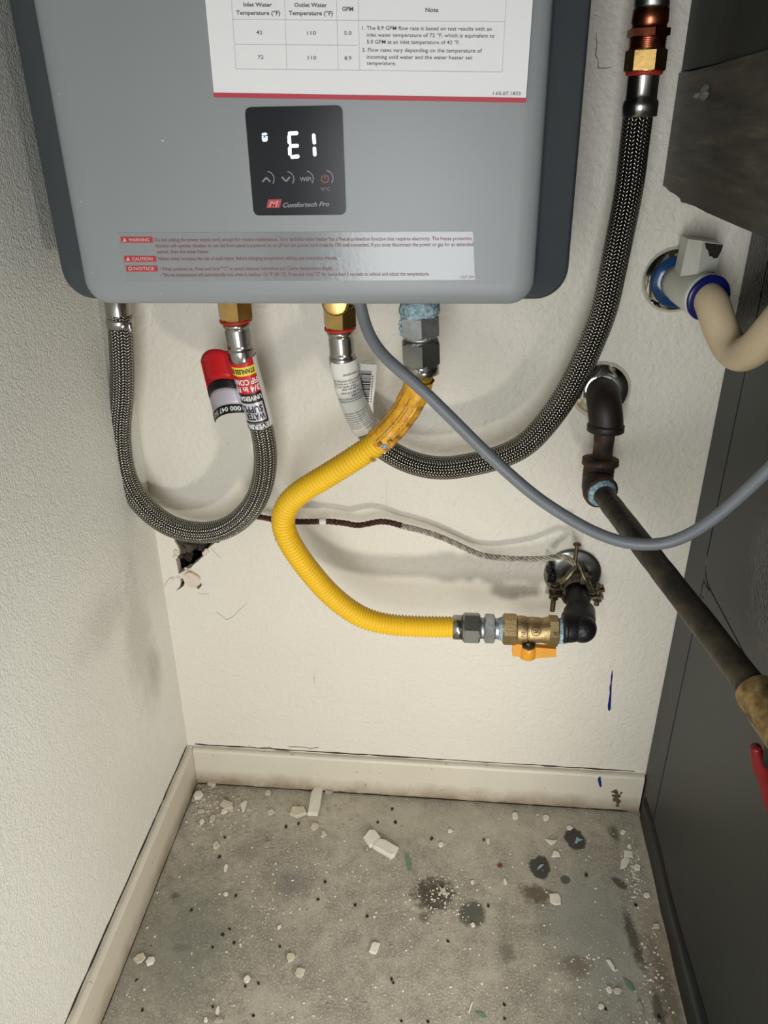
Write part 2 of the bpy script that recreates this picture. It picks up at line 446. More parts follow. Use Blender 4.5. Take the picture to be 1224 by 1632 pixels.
m_cover = simple('heater_grey_cover', srgb(146, 150, 150), .38, 0, .03, 10, .10, 1100, .0003)
m_groove = simple('heater_gap', srgb(12, 12, 12), .8)
m_glass = simple('black_display_glass', srgb(26, 27, 30), .22, Specular_IOR_Level=.25)
m_paper = simple('white_card', srgb(250, 247, 245), .5)
m_pred = simple('red_print', srgb(196, 48, 66), .5)
m_ink = simple('grey_ink', srgb(88, 88, 92), .6)
m_line = simple('light_grey_rule', srgb(206, 203, 203), .6)
m_label = simple('clear_glossy_label', srgb(142, 145, 145), .16, 0, 0.0, 10, .25, 260, .0003)
m_wred = simple('warning_red', srgb(176, 48, 50), .4)
m_wtext = simple('warning_red_text', srgb(140, 76, 78), .5)
m_wlite = simple('badge_pale_print', srgb(216, 170, 168), .5)
m_btn = simple('button_grey_print', srgb(140, 142, 146), .4)
m_btnr = simple('button_red_print', srgb(150, 60, 60), .4)
m_logo = simple('logo_red', srgb(178, 40, 44), .4)
m_white = simple('white_print', srgb(238, 236, 232), .45)
m_silver = simple('tag_silver', srgb(206, 202, 210), .35, .2)
m_tblack = simple('tag_black', srgb(20, 20, 22), .4)
m_tred = simple('tag_red', srgb(204, 34, 40), .35)
m_tyel = simple('tag_yellow', srgb(238, 214, 66), .4)
m_twhite = simple('tag_white', srgb(226, 224, 216), .4)
m_film = simple('tag_clear_film', srgb(206, 208, 200), .18, 0, 0, 10, .4, 90, .002)
m_yellow = simple('yellow_gas_coating', srgb(242, 196, 38), .45, 0, .06, 40)
m_ylab = simple('yellow_wrap_label', srgb(238, 178, 42), .32, 0, .15, 120, .5, 130, .0016, var2=srgb(205, 140, 30))
m_ytxt = simple('brown_print', srgb(96, 60, 14), .5)
m_handle = simple('orange_valve_handle', srgb(220, 152, 44), .4, 0, .06, 60)
m_vred = simple('red_vinyl_handle', srgb(118, 18, 20), .4)
m_wirec = simple('old_copper_wire', srgb(92, 62, 50), .5, .6, .4, 120)
m_wireg = simple('painted_wire', srgb(190, 182, 166), .6, .1, .4, 160, var2=srgb(112, 104, 92))
m_clampm = simple('tarnished_bronze', srgb(138, 128, 104), .38, .85, .4, 90, .4, 200, var2=srgb(70, 62, 50))
m_screw = simple('dull_brown_screw', srgb(110, 92, 74), .45, .8, .4, 90)
m_chunk = simple('plaster_white', srgb(224, 218, 202), .85, 0, .08, 120, .4, 260)
m_chunkt = simple('plaster_tan', srgb(204, 194, 172), .85, 0, .15, 120, .4, 260)
m_chunkg = simple('plaster_grey', srgb(170, 160, 142), .85, 0, .2, 120, .5, 260)
m_green = simple('green_paint_flake', srgb(112, 136, 118), .6, 0, .2, 160)
m_bluef = simple('pale_blue_flake', srgb(150, 170, 186), .5, 0, .2, 160)
m_chip = simple('black_flake', srgb(22, 20, 20), .4)
m_caulk = simple('crack_shadow_gap', srgb(44, 34, 26), .95)
m_bluep = simple('blue_paint_drip', srgb(20, 30, 110), .3)
em = NT('display_light'); em.set((1, 1, 1), .5); em.b.inputs['Emission Color'].default_value = (.88, .93, 1, 1); em.b.inputs['Emission Strength'].default_value = 2.2
m_led = em.m
em = NT('indicator_icon'); em.set((.6, .75, .9), .5); em.b.inputs['Emission Color'].default_value = (.55, .8, 1, 1); em.b.inputs['Emission Strength'].default_value = 1.0
m_led2 = em.m

# ------------------------------------------------------------------ the room
CEIL = 2.2; CABX = 0.70
def px2(poly, ox, oy, sc): return [U(ox+x/sc, oy+y/sc, 0) for x, y in poly]
hole = px2([(392,-60),(385,120),(430,190),(466,270),(470,350),(405,405),(425,480),(440,560),(458,662),(540,615),(600,575),(650,570),(700,510),(760,465),(830,395),(850,385),(910,330),(905,280),(960,225),(1030,170),(1100,110),(1130,-40),(900,-90),(600,-100)], 240, 850, 10.2)
hole2 = px2([(480,735),(520,728),(552,800),(545,850),(500,885),(418,935),(440,905),(475,870),(488,810)], 240, 850, 10.2)
hole3 = px2([(820,798),(830,850),(775,915),(738,872),(775,845),(800,835)], 240, 850, 10.2)
outer = [Vector((-.1, 0, 0)), Vector((1.3, 0, 0)), Vector((1.3, 0, CEIL)), Vector((-.1, 0, CEIL))]
mb = MB(); loops = [outer, hole, hole2, hole3]
tris = tessellate_polygon([[Vector((p.x, p.z, 0)) for p in lp] for lp in loops])
allv = [p for lp in loops for p in lp]
fs = []
for t_ in tris:
    a, b, c = (allv[i] for i in t_)
    fs.append(tuple(t_) if (b-a).cross(c-a).y < 0 else tuple(t_[::-1]))
mb.add(allv, fs, 0, smooth=False)
for lp in loops[1:]:
    n = len(lp); vs = list(lp)+[p+Vector((0, .013, 0)) for p in lp]
    mb.add(vs, [(k, (k+1) % n, n+(k+1) % n, n+k) for k in range(n)], 1, smooth=False)
wb = tag(mb.obj('wall_back', [m_back, m_gyp]), kind='structure')
# the dark stud cavity behind the hole
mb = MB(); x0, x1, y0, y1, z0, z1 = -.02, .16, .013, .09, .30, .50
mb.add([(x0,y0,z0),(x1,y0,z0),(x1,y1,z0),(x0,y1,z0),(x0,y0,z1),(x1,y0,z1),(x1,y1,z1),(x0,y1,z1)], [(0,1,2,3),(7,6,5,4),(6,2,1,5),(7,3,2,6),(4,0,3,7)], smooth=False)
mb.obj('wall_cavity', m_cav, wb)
def lump(mb, c, r, seed, flat=1.0, sub=2, amp=.35):
    bm = bmesh.new(); bmesh.ops.create_icosphere(bm, subdivisions=sub, radius=1)
    R = Matrix.Rotation(seed*1.7, 3, 'Z') @ Matrix.Rotation(seed*.9, 3, 'X')
    vs = []
    for v in bm.verts:
        k = 1+amp*noise.noise(v.co*1.3+Vector((seed*3.1, 0, 0)))*2
        p = R @ (v.co*k); vs.append(Vector(c)+Vector((p.x*r, p.y*r*flat, p.z*r)))
    mb.add(vs, [[w.index for w in f.verts] for f in bm.faces], smooth=False); bm.free()
mb = MB()
for i, (px, py, d, r) in enumerate([(291,872,-.012,.008), (300,868,-.016,.009), (288,863,-.006,.006), (309,864,-.02,.010), (286,885,-.012,.005), (299,884,-.03,.009), (323,862,-.02,.012)]):
    lump(mb, U(px, py, d), r, i+1)
mb.obj('broken_plaster_core', m_rock, wb)
# ragged lips of broken drywall round the hole
def ragged_lump(name, pts, mat):
    mb = MB()
    for i, (px, py, d, r, fl) in enumerate(pts): lump(mb, U(px, py, d), r, i+11.3, fl, 2, .25)
    return mb.obj(name, mat, wb)
ragged_lump('torn_drywall_edge', [(281,880,.0005,.0042,.5), (279,887,.001,.0035,.5), (326,882,.001,.0036,.6), (329,878,.001,.0034,.5), (300,910,.001,.0022,.6), (302,913,.0008,.002,.6),
    (296,906,.0004,.002,.6), (285,920,.0,.003,.4), (276,921,-.001,.004,.4)], m_gyp)
mb = MB(); c0 = U(306, 924, .002)
ring = []
for k in range(22):
    a = 2*PI*k/22; rr = .0108*(1+.07*math.sin(3*a+1)+.05*math.sin(5*a))
    ring.append((rr*math.cos(a), rr*math.sin(a)*1.25))
vs = [c0+Vector((x, -.0005-.0022*(z/.0135+.4), z)) for x, z in ring]+[c0+Vector((x*1.03, .010, z*1.03)) for x, z in ring]
n = 22
mb.add(vs, [tuple(range(n))[::-1]]+[(k, (k+1) % n, n+(k+1) % n, n+k) for k in range(n)], smooth=False)
fix(mb.obj('loose_drywall_flap', m_gyp, wb))
# hairline cracks in the paint, slightly open
def ribbon(pts, w, off=Vector((0, -.0004, 0)), nrm=Vector((0, -1, 0)), thick=.0004):
    mb = MB(); P = [Vector(p)+off for p in pts]; vs = []
    for i, p in enumerate(P):
        t = (P[min(i+1, len(P)-1)]-P[max(i-1, 0)]).normalized(); s = t.cross(nrm).normalized()
        ww = w*(.35+.9*rnd.random())*(.4 if i in (0, len(P)-1) else 1)
        vs += [p-s*ww/2, p+s*ww/2, p+s*ww/2-nrm*thick, p-s*ww/2-nrm*thick]
    fs = []
    for i in range(len(P)-1):
        a, b = i*4, i*4+4
        fs += [(a, a+1, b+1, b), (a+1, a+2, b+2, b+1), (a+2, a+3, b+3, b+2), (a+3, a, b, b+3)]
    mb.add(vs, fs, smooth=False); return mb
def pxl(pts, d=0): return [U(x, y, d) for x, y in pts]
m_crack = simple('crack_line', srgb(120, 104, 84), .9)
for pts, w in (([(950,52),(951,72),(949,88),(953,95),(953,108),(962,109),(976,107)], .0012), ([(336,873),(343,881),(351,889)], .0008), ([(315,944),(322,947),(333,946)], .0008),
               ([(262,935),(267,925),(273,920),(280,921)], .0008), ([(345,975),(362,988),(372,982),(392,962)], .0005), ([(500,1072),(501,1088)], .0006), ([(616,765),(616,810)], .0004),
               ([(395,1188),(410,1192),(430,1191),(440,1195),(462,1197)], .0012), ([(940,1233),(946,1238),(940,1246)], .0009)):
    ribbon(pxl(pts), w).obj('paint_crack', m_crack, wb)
# blue drips on the wall
def drip(pts, parent, name='blue_drip', off=0.0):
    mb = MB(); vs = []
    P = [p for p in pts]
    for (x, y, w) in P:
        for s in (-1, 0, 1):
            q = U(x+s*w/2, y, off); vs.append(q+Vector((0, -.0012 if s == 0 else -.0001, 0)))
    fs = []
    for i in range(len(P)-1):
        for k in range(2): fs.append((i*3+k, i*3+k+1, i*3+4+k, i*3+3+k))
    mb.add(vs, fs); return mb.obj(name, m_bluep, parent)
drip([(976,1068,1), (975,1078,3), (974,1088,2), (973,1095,3.5), (973,1105,3), (972,1115,4), (971,1125,5), (971,1131,4), (971,1133,1)], wb)
for (px, py, r) in ((351,1178,.9), (363,707,1), (501,1080,.8), (413,881,.7), (980,1052,1.0), (700,950,.6)):
    mb = MB(); lump(mb, U(px, py, 0), .0007*r, px, .5, 1); mb.obj('wall_fleck', m_crack, wb)

mb = MB(); box(mb, (-.12, -1.15, 0), (0, .1, CEIL)); tag(mb.obj('wall_left', m_side), kind='structure')
mb = MB(); box(mb, (-.12, -3.2, -.1), (1.3, .1, 0)); tag(mb.obj('floor', m_floor), kind='structure')

# baseboards with a chamfered top
H, T = .0707, .0101
def baseboard(name, pts_section, a, b, axis):
    """section = (out from the wall, height) ; extruded from a to b along the axis"""
    mb = MB(); n = len(pts_section); N = 60; vs = []
    for i in range(N+1):
        s = a+(b-a)*i/N
        for (o, z) in pts_section:
            jz = .0006*noise.noise(Vector((s*30, z*20, 3))) if z > .01 else 0
            vs.append((s, -o, z+jz) if axis == 'x' else (o, s, z+jz))
    fs = [(i*n+k, i*n+(k+1) % n, (i+1)*n+(k+1) % n, (i+1)*n+k) for i in range(N) for k in range(n)]
    fs += [tuple(range(n)), tuple(N*n+k for k in range(n))]
    mb.add(vs, fs, smooth=False); return fix(mb.obj(name, m_base))
sec = [(0, .0012), (T, .0012), (T, H-.004), (T-.002, H-.001), (T-.005, H), (0, H)]
bb = tag(baseboard('baseboard_back', sec, T+.0004, .698, 'x'), kind='structure')
bl = tag(baseboard('baseboard_left', sec, -.0005, -1.14, 'y'), kind='structure')
# ragged caulk line where each board meets the wall
def jag(a, b, step, fn): 
    out = []; s = a
    while (s < b if b > a else s > b):
        out.append(fn(s)); s += step*(1 if b > a else -1)*(.5+rnd.random())
    return out
ribbon(jag(.012, .69, .012, lambda s: Vector((s, 0, H+.0028+.0012*noise.noise(Vector((s*40, 0, 0)))))), .0024, off=Vector((0, -.0006, 0))).obj('caulk_gap', m_caulk, bb)
ribbon(jag(.16, .21, .006, lambda s: Vector((s, 0, H+.010+.002*noise.noise(Vector((s*90, 5, 0)))))), .0012, off=Vector((0, -.0006, 0))).obj('caulk_gap', m_crack, bb)
ribbon(jag(-.004, -1.1, .012, lambda s: Vector((0, s, H+.0030+.0016*noise.noise(Vector((s*30, 1, 0)))))), .0040, off=Vector((.0006, 0, 0)), nrm=Vector((1, 0, 0))).obj('caulk_gap', m_caulk, bl)
ribbon(jag(.012, .69, .010, lambda s: Vector((s, -T, .0018+.0010*noise.noise(Vector((s*60, 9, 0)))))), .0026, off=Vector((0, -.0006, 0))).obj('floor_gap', m_caulk, bb)
ribbon(jag(-.012, -1.1, .010, lambda s: Vector((T, s, .0016))), .0022, off=Vector((.0006, 0, 0)), nrm=Vector((1, 0, 0))).obj('floor_gap', m_caulk, bl)
drip([(956,1238,3), (955,1242,5), (956,1247,5), (957,1252,4), (957,1254,2)], bb, off=T)
mb = MB()
for i, (px, py, r) in enumerate(((981,1262,.0045), (984,1269,.0045), (985,1277,.0050), (978,1268,.003), (990,1264,.002), (984,1284,.003), (982, 1273, .005), (976, 1262, .002))): lump(mb, U(px, py, T), r, i+3.3, .3, 2, .4)
mb.obj('grimy_splat', simple('grimy_splat', srgb(96, 78, 58), .8, 0, .5, 200, .5, 300), bb)

# ------------------------------------------------------------------ furnace cabinet on the right
cab = empty('furnace_cabinet', (1.0, -.6, 0), 'dark grey painted metal furnace cabinet filling the right side of the closet', 'furnace')
mb = MB(); box(mb, (CABX+.004, -1.15, .0), (1.28, -.003, .862)); mb.obj('body', m_seam, cab)
def panel_x(name, poly, th=.004, parent=cab, mat=m_cab, bev=.0012):
    """flat sheet in the plane x = CABX, poly in (y, z)"""
    mb = MB(); n = len(poly); cy_ = sum(p[0] for p in poly)/n; cz_ = sum(p[1] for p in poly)/n
    def ins(p, k): 
        v = Vector((p[0]-cy_, p[1]-cz_)); L = v.length; return (cy_+v.x*(L-k)/L, cz_+v.y*(L-k)/L)
    rings = [[(CABX+th, *p) for p in poly], [(CABX+bev, *p) for p in poly], [(CABX, *ins(p, bev)) for p in poly]]
    vs = [q for r_ in rings for q in r_]
    fs = [(i*n+k, i*n+(k+1) % n, (i+1)*n+(k+1) % n, (i+1)*n+k) for i in range(2) for k in range(n)]+[tuple(range(n)), tuple(2*n+k for k in range(n))[::-1]]
    mb.add(vs, fs, smooth=False); return fix(mb.obj(name, mat, parent))
# flange strip by the wall with the rounded inner corner of the upper door
arc = []
for k in range(9):
    a = PI*k/16; arc.append((-.0915+.028*math.cos(a)-.0, .4805-.028*math.sin(a)))
panel_x('side_flange', [(-.003, 0), (-.003, .864), (-.0625, .864), (-.0625, .4805)] + [(p[0], p[1]) for p in arc[1:]] + [(-.0925, .4515), (-.0690, .4515), (-.0690, 0)])
panel_x('upper_door', [(-.0645, .864), (-1.15, .864), (-1.15, .4548), (-.0915, .4548)] + [(-.0915+.0265*math.cos(PI/2-PI*k/16), .4813-.0265*math.sin(PI/2-PI*k/16)) for k in range(1, 9)])
panel_x('lower_door', [(-.0710, 0), (-.0710, .4500), (-.0915, .4500), (-.0945, .4532), (-1.15, .4532), (-1.15, 0)])
mb = MB()   # sloping painted skirt against the floor
for i in range(21):
    y = -.02-.8*i/20; w = .002+.006*min(1, i/7)+.0015*noise.noise(Vector((i*.9, 0, 0)))
    mb.v += [Vector((CABX-w, y, 0)), Vector((CABX-.0005, y, .045+.004*math.sin(i))), Vector((CABX-.0005, y, 0))]
for i in range(20):
    a, b = i*3, i*3+3
    for f in ((a, b, b+1, a+1), (a+1, b+1, b+2, a+2), (a+2, b+2, b, a)):
        mb.f.append(f); mb.m.append(0); mb.sm.append(True); mb.uv.append([(0, 0)]*4)
fix(mb.obj('base_skirt', m_cab, cab))
mb = MB(); lump(mb, UX(1120, 952), .0016, 2.2, 1, 1); mb.obj('paint_pit', m_seam, cab)

# sheet metal plenum / duct that overhangs at top right, its left face in the plane x = .602
DX = .602
duct = empty('sheet_metal_duct', (.8, -.3, .9), 'dark sheet metal duct with smeared tan streaks hanging over the furnace at top right', 'duct')
jagz = [(.0, .8825), (-.012, .8822), (-.03, .8795), (-.05, .8788), (-.075, .8765), (-.082, .8735), (-.10, .8742), (-.13, .8745), (-.17, .8730), (-.22, .8722), (-.30, .8712), (-1.1, .868)]
mb = MB(); n = len(jagz)
poly = jagz+[(-1.1, .988), (-.3, .988), (-.14, .985), (-.06, .984), (0, .984)]
n = len(poly); vs = [(DX, -.0012+p[0], p[1]) for p in poly]+[(1.25, -.0012+p[0], p[1]) for p in poly]
fs = [tuple(range(n)), tuple(n+k for k in range(n))[::-1]]+[(k, n+k, n+(k+1) % n, (k+1) % n) for k in range(n)]
mb.add(vs, fs, smooth=False); fix(mb.obj('streaked_foil_band', m_duct, duct))
mb = MB(); box(mb, (DX+.002, -1.1, .986), (1.25, -.0015, 1.9)); mb.obj('duct_side', m_duct2, duct)
mb = MB(); c0 = UX(1127, 148, DX); lump(mb, c0+Vector((-.002, 0, 0)), .0055, 4.1, .9, 2, .3); turned(mb, c0+Vector((-.004, 0, 0)), (-1, 0, -.4), [(0, .003), (.006, .0026), (.008, .001)], 10)
mb.obj('mastic_lump', simple('mastic_lump', srgb(96, 98, 88), .7), duct)

# ------------------------------------------------------------------ tankless water heater
HX, HZ = .2575, .7965
heat = empty('tankless_water_heater', (HX, 0, HZ), 'grey wall-hung tankless water heater with a black display panel', 'water heater', rot=(0, math.radians(-.75), 0))
HM = Matrix.Translation((HX, 0, HZ)) @ Matrix.Rotation(math.radians(-.75), 4, 'Y'); HI = HM.inverted()
def HL(px, py, d=.2033):
    r = ray(px, py); lo = HI @ CAM; dr = HI.to_3x3() @ r; t = (-d-lo.y)/dr.y; q = lo+dr*t; return q
def hobj(mb, name, mat, parent=None, **k): return mb.obj(name, mat, parent or heat, local=True)
mb = MB(); slab(mb, .2335, .0, .66, .028, [(-.022, .004), (-.024, .0), (-.172, 0), (-.1755, .0010), (-.1775, .0035)], n=10); sharp(hobj(mb, 'charcoal_shell', m_shell), 50)
mb = MB(); slab(mb, .2005, .002, .66, .020, [(-.1765, 0), (-.1800, 0)], n=10); hobj(mb, 'gasket_gap', m_groove)
mb = MB(); slab(mb, .2025, .0, .66, .022, [(-.1790, .001), (-.1792, 0), (-.1925, 0), (-.1965, .0007), (-.1995, .0025), (-.2018, .0060), (-.2028, .0105), (-.2033, .018)], n=10)
cover = hobj(mb, 'grey_front_cover', m_cover)
mb = MB(); box(mb, (-.16, -.022, .30), (.16, -.0005, .36)); hobj(mb, 'wall_bracket', m_zinc)
# faces printed or stuck on the cover
def plane_rect(mb, c4, y0, y1, r=.0, mi=0):
    """c4 = local (x, z) of TL TR BR BL; a slab between y0 (back) and y1 (front)"""
    pts = []
    for i in range(4):
        p = Vector(c4[i]); a = (Vector(c4[i-1])-p).normalized(); b = (Vector(c4[(i+1) % 4])-p).normalized()
        if r:
            for k in range(7):
                t = k/6; q1 = p+a*r*(1-t)**2*1; q = p+a*r*(1-t)*(1-t)+b*r*t*t; pts.append(q)
        else: pts.append(p)
    n = len(pts); vs = [(q.x, y0, q.y) for q in pts]+[(q.x, y1, q.y) for q in pts]
    mb.add(vs, [tuple(range(n)), tuple(n+k for k in range(n))[::-1]]+[(k, (k+1) % n, n+(k+1) % n, n+k) for k in range(n)], mi, smooth=False)
def quadpx(pts, d): return [(HL(x, y, d).x, HL(x, y, d).z) for x, y in pts]
def ptext(mb, body, x0, x1, y0, y1, hpx, d, mi=0, bold=0.0, shear=0.0, sp=1.0):
    """text from pixel (x0,y0) to (x1,y1) on the plane d in front of the wall; baseline on those points, cap height hpx"""
    a, b, c = HL(x0, y0, d), HL(x1, y1, d), HL(x0, y0-hpx, d)
    ex = b-a; hz = (c-a).z; ez = Vector((-ex.z, 0, ex.x)).normalized()*abs(hz)
    put_text(mb, body, lambda u, v: a+ex*u+ez*v, mi, bold, shear, sp)
def dline(mb, p0, p1, wpx, d, mi=0):
    a, b = HL(*p0, d), HL(*p1, d); t = (b-a).normalized(); s = Vector((-t.z, 0, t.x)); w = wpx*.00056/2
    mb.add([a-s*w, b-s*w, b+s*w, a+s*w], [(0, 1, 2, 3)], mi, smooth=False)
# display
D0 = .2033
dq = quadpx([(388, 171), (545, 168), (552, 342), (406, 344)], D0+.001)
xs = [q[0] for q in dq]; zs = [q[1] for q in dq]
xl = (dq[0][0]+dq[3][0])/2; xr = (dq[1][0]+dq[2][0])/2; zt = (dq[0][1]+dq[1][1])/2; zb = (dq[2][1]+dq[3][1])/2
mb = MB(); plane_rect(mb, [(xl, zt), (xr, zt), (xr, zb), (xl, zb)], -.2030, -.2043, .0055)
disp = fix(hobj(mb, 'display_panel', m_glass))
DD = .2046
def seg_px(mb, p0, p1, w, d=DD):
    a, b = HL(*p0, d), HL(*p1, d); t = (b-a).normalized(); s = Vector((-t.z, 0, t.x)); w = w*.00056/2; e = w*.8
    pts = [a-t*0, a+t*e-s*w, b-t*e-s*w, b, b-t*e+s*w, a+t*e+s*w]
    pts = [a-s*w*.4, a+t*e*.7-s*w, b-t*e*.7-s*w, b-s*w*.4, b+s*w*.4, b-t*e*.7+s*w, a+t*e*.7+s*w, a+s*w*.4]
    n = 8; vs = [Vector((q.x, -d, q.z)) for q in pts]+[Vector((q.x, -d+.0006, q.z)) for q in pts]
    mb.add(vs, [tuple(range(n)), tuple(n+k for k in range(n))[::-1]]+[(k, n+k, n+(k+1) % n, (k+1) % n) for k in range(n)], smooth=False)
mb = MB()
for p0, p1 in (((459,213),(475,212)), ((460.5,215),(461.5,230)), ((461,233),(476,232)), ((461.5,234),(462,248)), ((463,250.5),(477,249)), ((499.8,213),(501,230)), ((501,234),(501.8,249))): seg_px(mb, p0, p1, 4.8)
fix(hobj(mb, 'lit_digits', m_led, disp))
mb = MB()
for p0, p1 in (((417,214),(426,213.5)), ((417,217.8),(420.4,217.8)), ((422.6,217.8),(426.5,217.8)), ((417.5,221.5),(426.5,221.3)), ((418.5,224.5),(425.5,224.3)), ((419.5,211.8),(419,216)), ((422.6,211),(422.4,216)), ((418.6,218),(418.8,224)), ((421.9,219),(422,225)), ((425.2,218),(425.3,224))): seg_px(mb, p0, p1, 1.9)
fix(hobj(mb, 'lit_icon', m_led2, disp))
def arc_px(mb, cx, cy, r, a0, a1, w, d=DD, n=20, mi=0):
    pts = [(cx+r*math.cos(math.radians(a0+(a1-a0)*k/n)), cy-r*math.sin(math.radians(a0+(a1-a0)*k/n))) for k in range(n+1)]
    for p, q in zip(pts, pts[1:]): dline(mb, p, q, w, d, mi)
for i, (bx, by) in enumerate(((424.5, 285.5), (456, 285.5), (487, 285), (518.5, 284))):
    mb = MB(); arc_px(mb, bx, by, 12.3, -35, 80, 1.3)
    if i == 0: dline(mb, (418, 290), (424.5, 283), 2.2, DD); dline(mb, (424.5, 283), (431, 290), 2.2, DD)
    if i == 1: dline(mb, (449, 282), (456, 289), 2.2, DD); dline(mb, (456, 289), (462, 282), 2.2, DD)
    if i == 2: ptext(mb, 'WiFi', 478, 496, 289, 288.5, 7, DD, bold=.02)
    b_ = hobj(mb, 'touch_button', m_btn, disp)
    if i == 3:
        mb2 = MB(); arc_px(mb2, 518, 285, 5.8, 115, 425, 1.8); dline(mb2, (518, 278), (518, 285), 1.8, DD)
        hobj(mb2, 'power_symbol', m_btnr, disp)
mb = MB(); ptext(mb, '\u00b0F/\u00b0C', 511, 526, 305, 304.5, 6, DD); ptext(mb, 'Comfortech Pro', 451, 525, 330.5, 328.5, 7.5, DD, bold=.022, shear=.35)
hobj(mb, 'display_lettering', m_btn, disp)
mb = MB()
a = [HL(x, y, DD) for x, y in ((424.5, 331.5), (446, 331), (449, 317.5), (427.5, 318))]
mb.add(a, [(0, 1, 2, 3)], smooth=False); hobj(mb, 'brand_badge', m_logo, disp)
mb = MB(); ptext(mb, 'M', 428, 445.5, 329.5, 329, 9, DD+.0002, bold=.05, shear=.3); hobj(mb, 'badge_letter', simple('badge_letter_pink', srgb(226, 120, 120), .4), disp)
# glossy warning label
mb = MB(); q = quadpx([(186, 371), (754, 369), (757, 446), (200, 449)], D0+.0003); plane_rect(mb, q, -D0+.0002, -D0-.0004, .001)
lab = tag(fix(hobj(mb, 'warning_label', m_label)), 'glossy clear warning label with small red print')
DW = D0+.0007
mbr, mbt, mbl = MB(), MB(), MB()
for (x0, x1, yc, word, sym) in ((193, 243, 382, 'WARNING', '!'), (198.5, 248.5, 412.5, 'CAUTION', '!'), (201.5, 251, 428, 'NOTICE', 'i')):
    q = [HL(x, y, DW) for x, y in ((x0, yc+4.8), (x1+.7, yc+4.8), (x1, yc-4.6), (x0-1, yc-4.6))]; mbr.add(q, [(0, 1, 2, 3)], smooth=False)
    ptext(mbl, word, x0+12, x1-5, yc+2.6, yc+2.6, 5.2, DW+.0002, bold=.02)
    if sym == '!':
        t3 = [HL(x, y, DW+.0002) for x, y in ((x0+2, yc+3.2), (x0+9, yc+3.2), (x0+5.5, yc-3.4))]; mbl.add(t3, [(0, 1, 2)], smooth=False)
    else: arc_px(mbl, x0+6, yc, 2.6, 0, 360, 1.6, DW+.0002, 12)
tag(hobj(mbr, 'red_heading_boxes', m_wred, lab)); hobj(mbl, 'heading_words', m_wlite, lab)
for (body, x0, x1, y) in (
    ('Do not unplug the power supply cord, except for routine maintenance. Your tankless water heater has a freeze protection function that requires electricity. The freeze protection', 247, 752, 385),
    ('function will operate whether or not the front panel is powered on or off but the power cord must be ON and connected. If you must disconnect the power or gas for an extended', 248.5, 754, 394.5),
    ('period, drain the water heater.', 250.5, 334, 404), ('Hotter water increases the risk of scald injury. Before changing temperature setting, see instruction manual.', 252.5, 538, 415),
    ('\u2022 When powered on, Press and Hold "\u00b0C" to switch between Fahrenheit and Celsius temperature display.', 255, 532, 431.5),
    ('\u2022 The set temperature will automatically lock when it reaches 120 \u00b0F (49 \u00b0C). Press and Hold "C" for more than 3 seconds to unlock and adjust the temperature.', 256, 684, 441)):
    ptext(mbt, body, x0, x1, y, y-2.2*(x1-x0)/500, 6.0, DW, bold=.012)
hobj(mbt, 'warning_text', m_wtext, lab)['kind'] = 'stuff'
mb = MB(); ptext(mb, '1.05.07.1834', 732, 755, 444, 443.5, 4.5, DW); hobj(mb, 'form_number', m_wtext, lab)
for (x, y, r) in ((260, 224, .0009), (94, 150, .0005), (148, 434, .0005), (129, 321, .0004), (252, 373, .0004), (257, 468, .0005)):
    mb = MB(); p = HL(x, y, D0); lump(mb, p, r, x, 1, 1); hobj(mb, 'white_speck', m_white)

# notice card taped on the cover, hanging beyond the top of the frame
PD = .2085
pl, pr_ = quadpx([(340.5, 155)], PD)[0], quadpx([(838, 162.5)], PD)[0]
card = empty('notice_card', HM @ Vector((0, -PD, .18)), 'white printed card with a temperature table and red lower edge, on the heater', 'notice', rot=(0, math.radians(-.75), 0))
CI = (Matrix.Translation(card.location) @ Matrix.Rotation(math.radians(-.75), 4, 'Y')).inverted() @ HM
def cobj(mb, name, mat, parent=None):
    mb.v = [CI @ p for p in mb.v]; return mb.obj(name, mat, parent or card, local=True)
c4 = quadpx([(328, 0), (851, 0), (838, 161), (341, 152.5)], PD)
upv = .26
tl = (c4[3][0]+(c4[0][0]-c4[3][0])*2.2, c4[3][1]+upv); tr = (c4[2][0]+(c4[1][0]-c4[2][0])*2.2, c4[2][1]+upv)
mb = MB(); plane_rect(mb, [tl, tr, c4[2], c4[3]], -PD+.0035, -PD+.0002, .0)
paper = fix(cobj(mb, 'card_stack', m_paper))
mb = MB(); q = quadpx([(340, 147.5), (838.4, 156), (838, 163.5), (341, 155)], PD+.0002); plane_rect(mb, q, -PD+.0038, -PD-.0002)
fix(cobj(mb, 'red_edge_strip', m_pred))
P2 = PD+.0003
mb = MB()
for p0, p1 in (((370, 31), (806, 35)), ((373, 71), (569, 72.5)), ((376, 110), (800, 115)), ((367.5, -20), (376, 110)), ((453, -20), (457, 111)), ((535.5, -20), (539, 112)), ((570.5, -20), (573, 112.5)), ((808, -20), (800, 115))): dline(mb, p0, p1, .7, P2)
cobj(mb, 'table_rules', m_line)
mb = MB()
for body, x0, x1, y, hp in (('Inlet Water', 388, 433.5, 10.5, 6.8), ('Temperature (\u00b0F)', 376.5, 446.5, 23.5, 6.8), ('Outlet Water', 469, 521, 11, 6.8), ('Temperature (\u00b0F)', 460, 530.5, 24, 6.8), ('GPM', 545, 563, 17.5, 6.8), ('Note', 678, 698.5, 19, 6.8)):
    ptext(mb, body, x0, x1, y, y+.6*(x1-x0)/70, hp, P2, bold=.018)
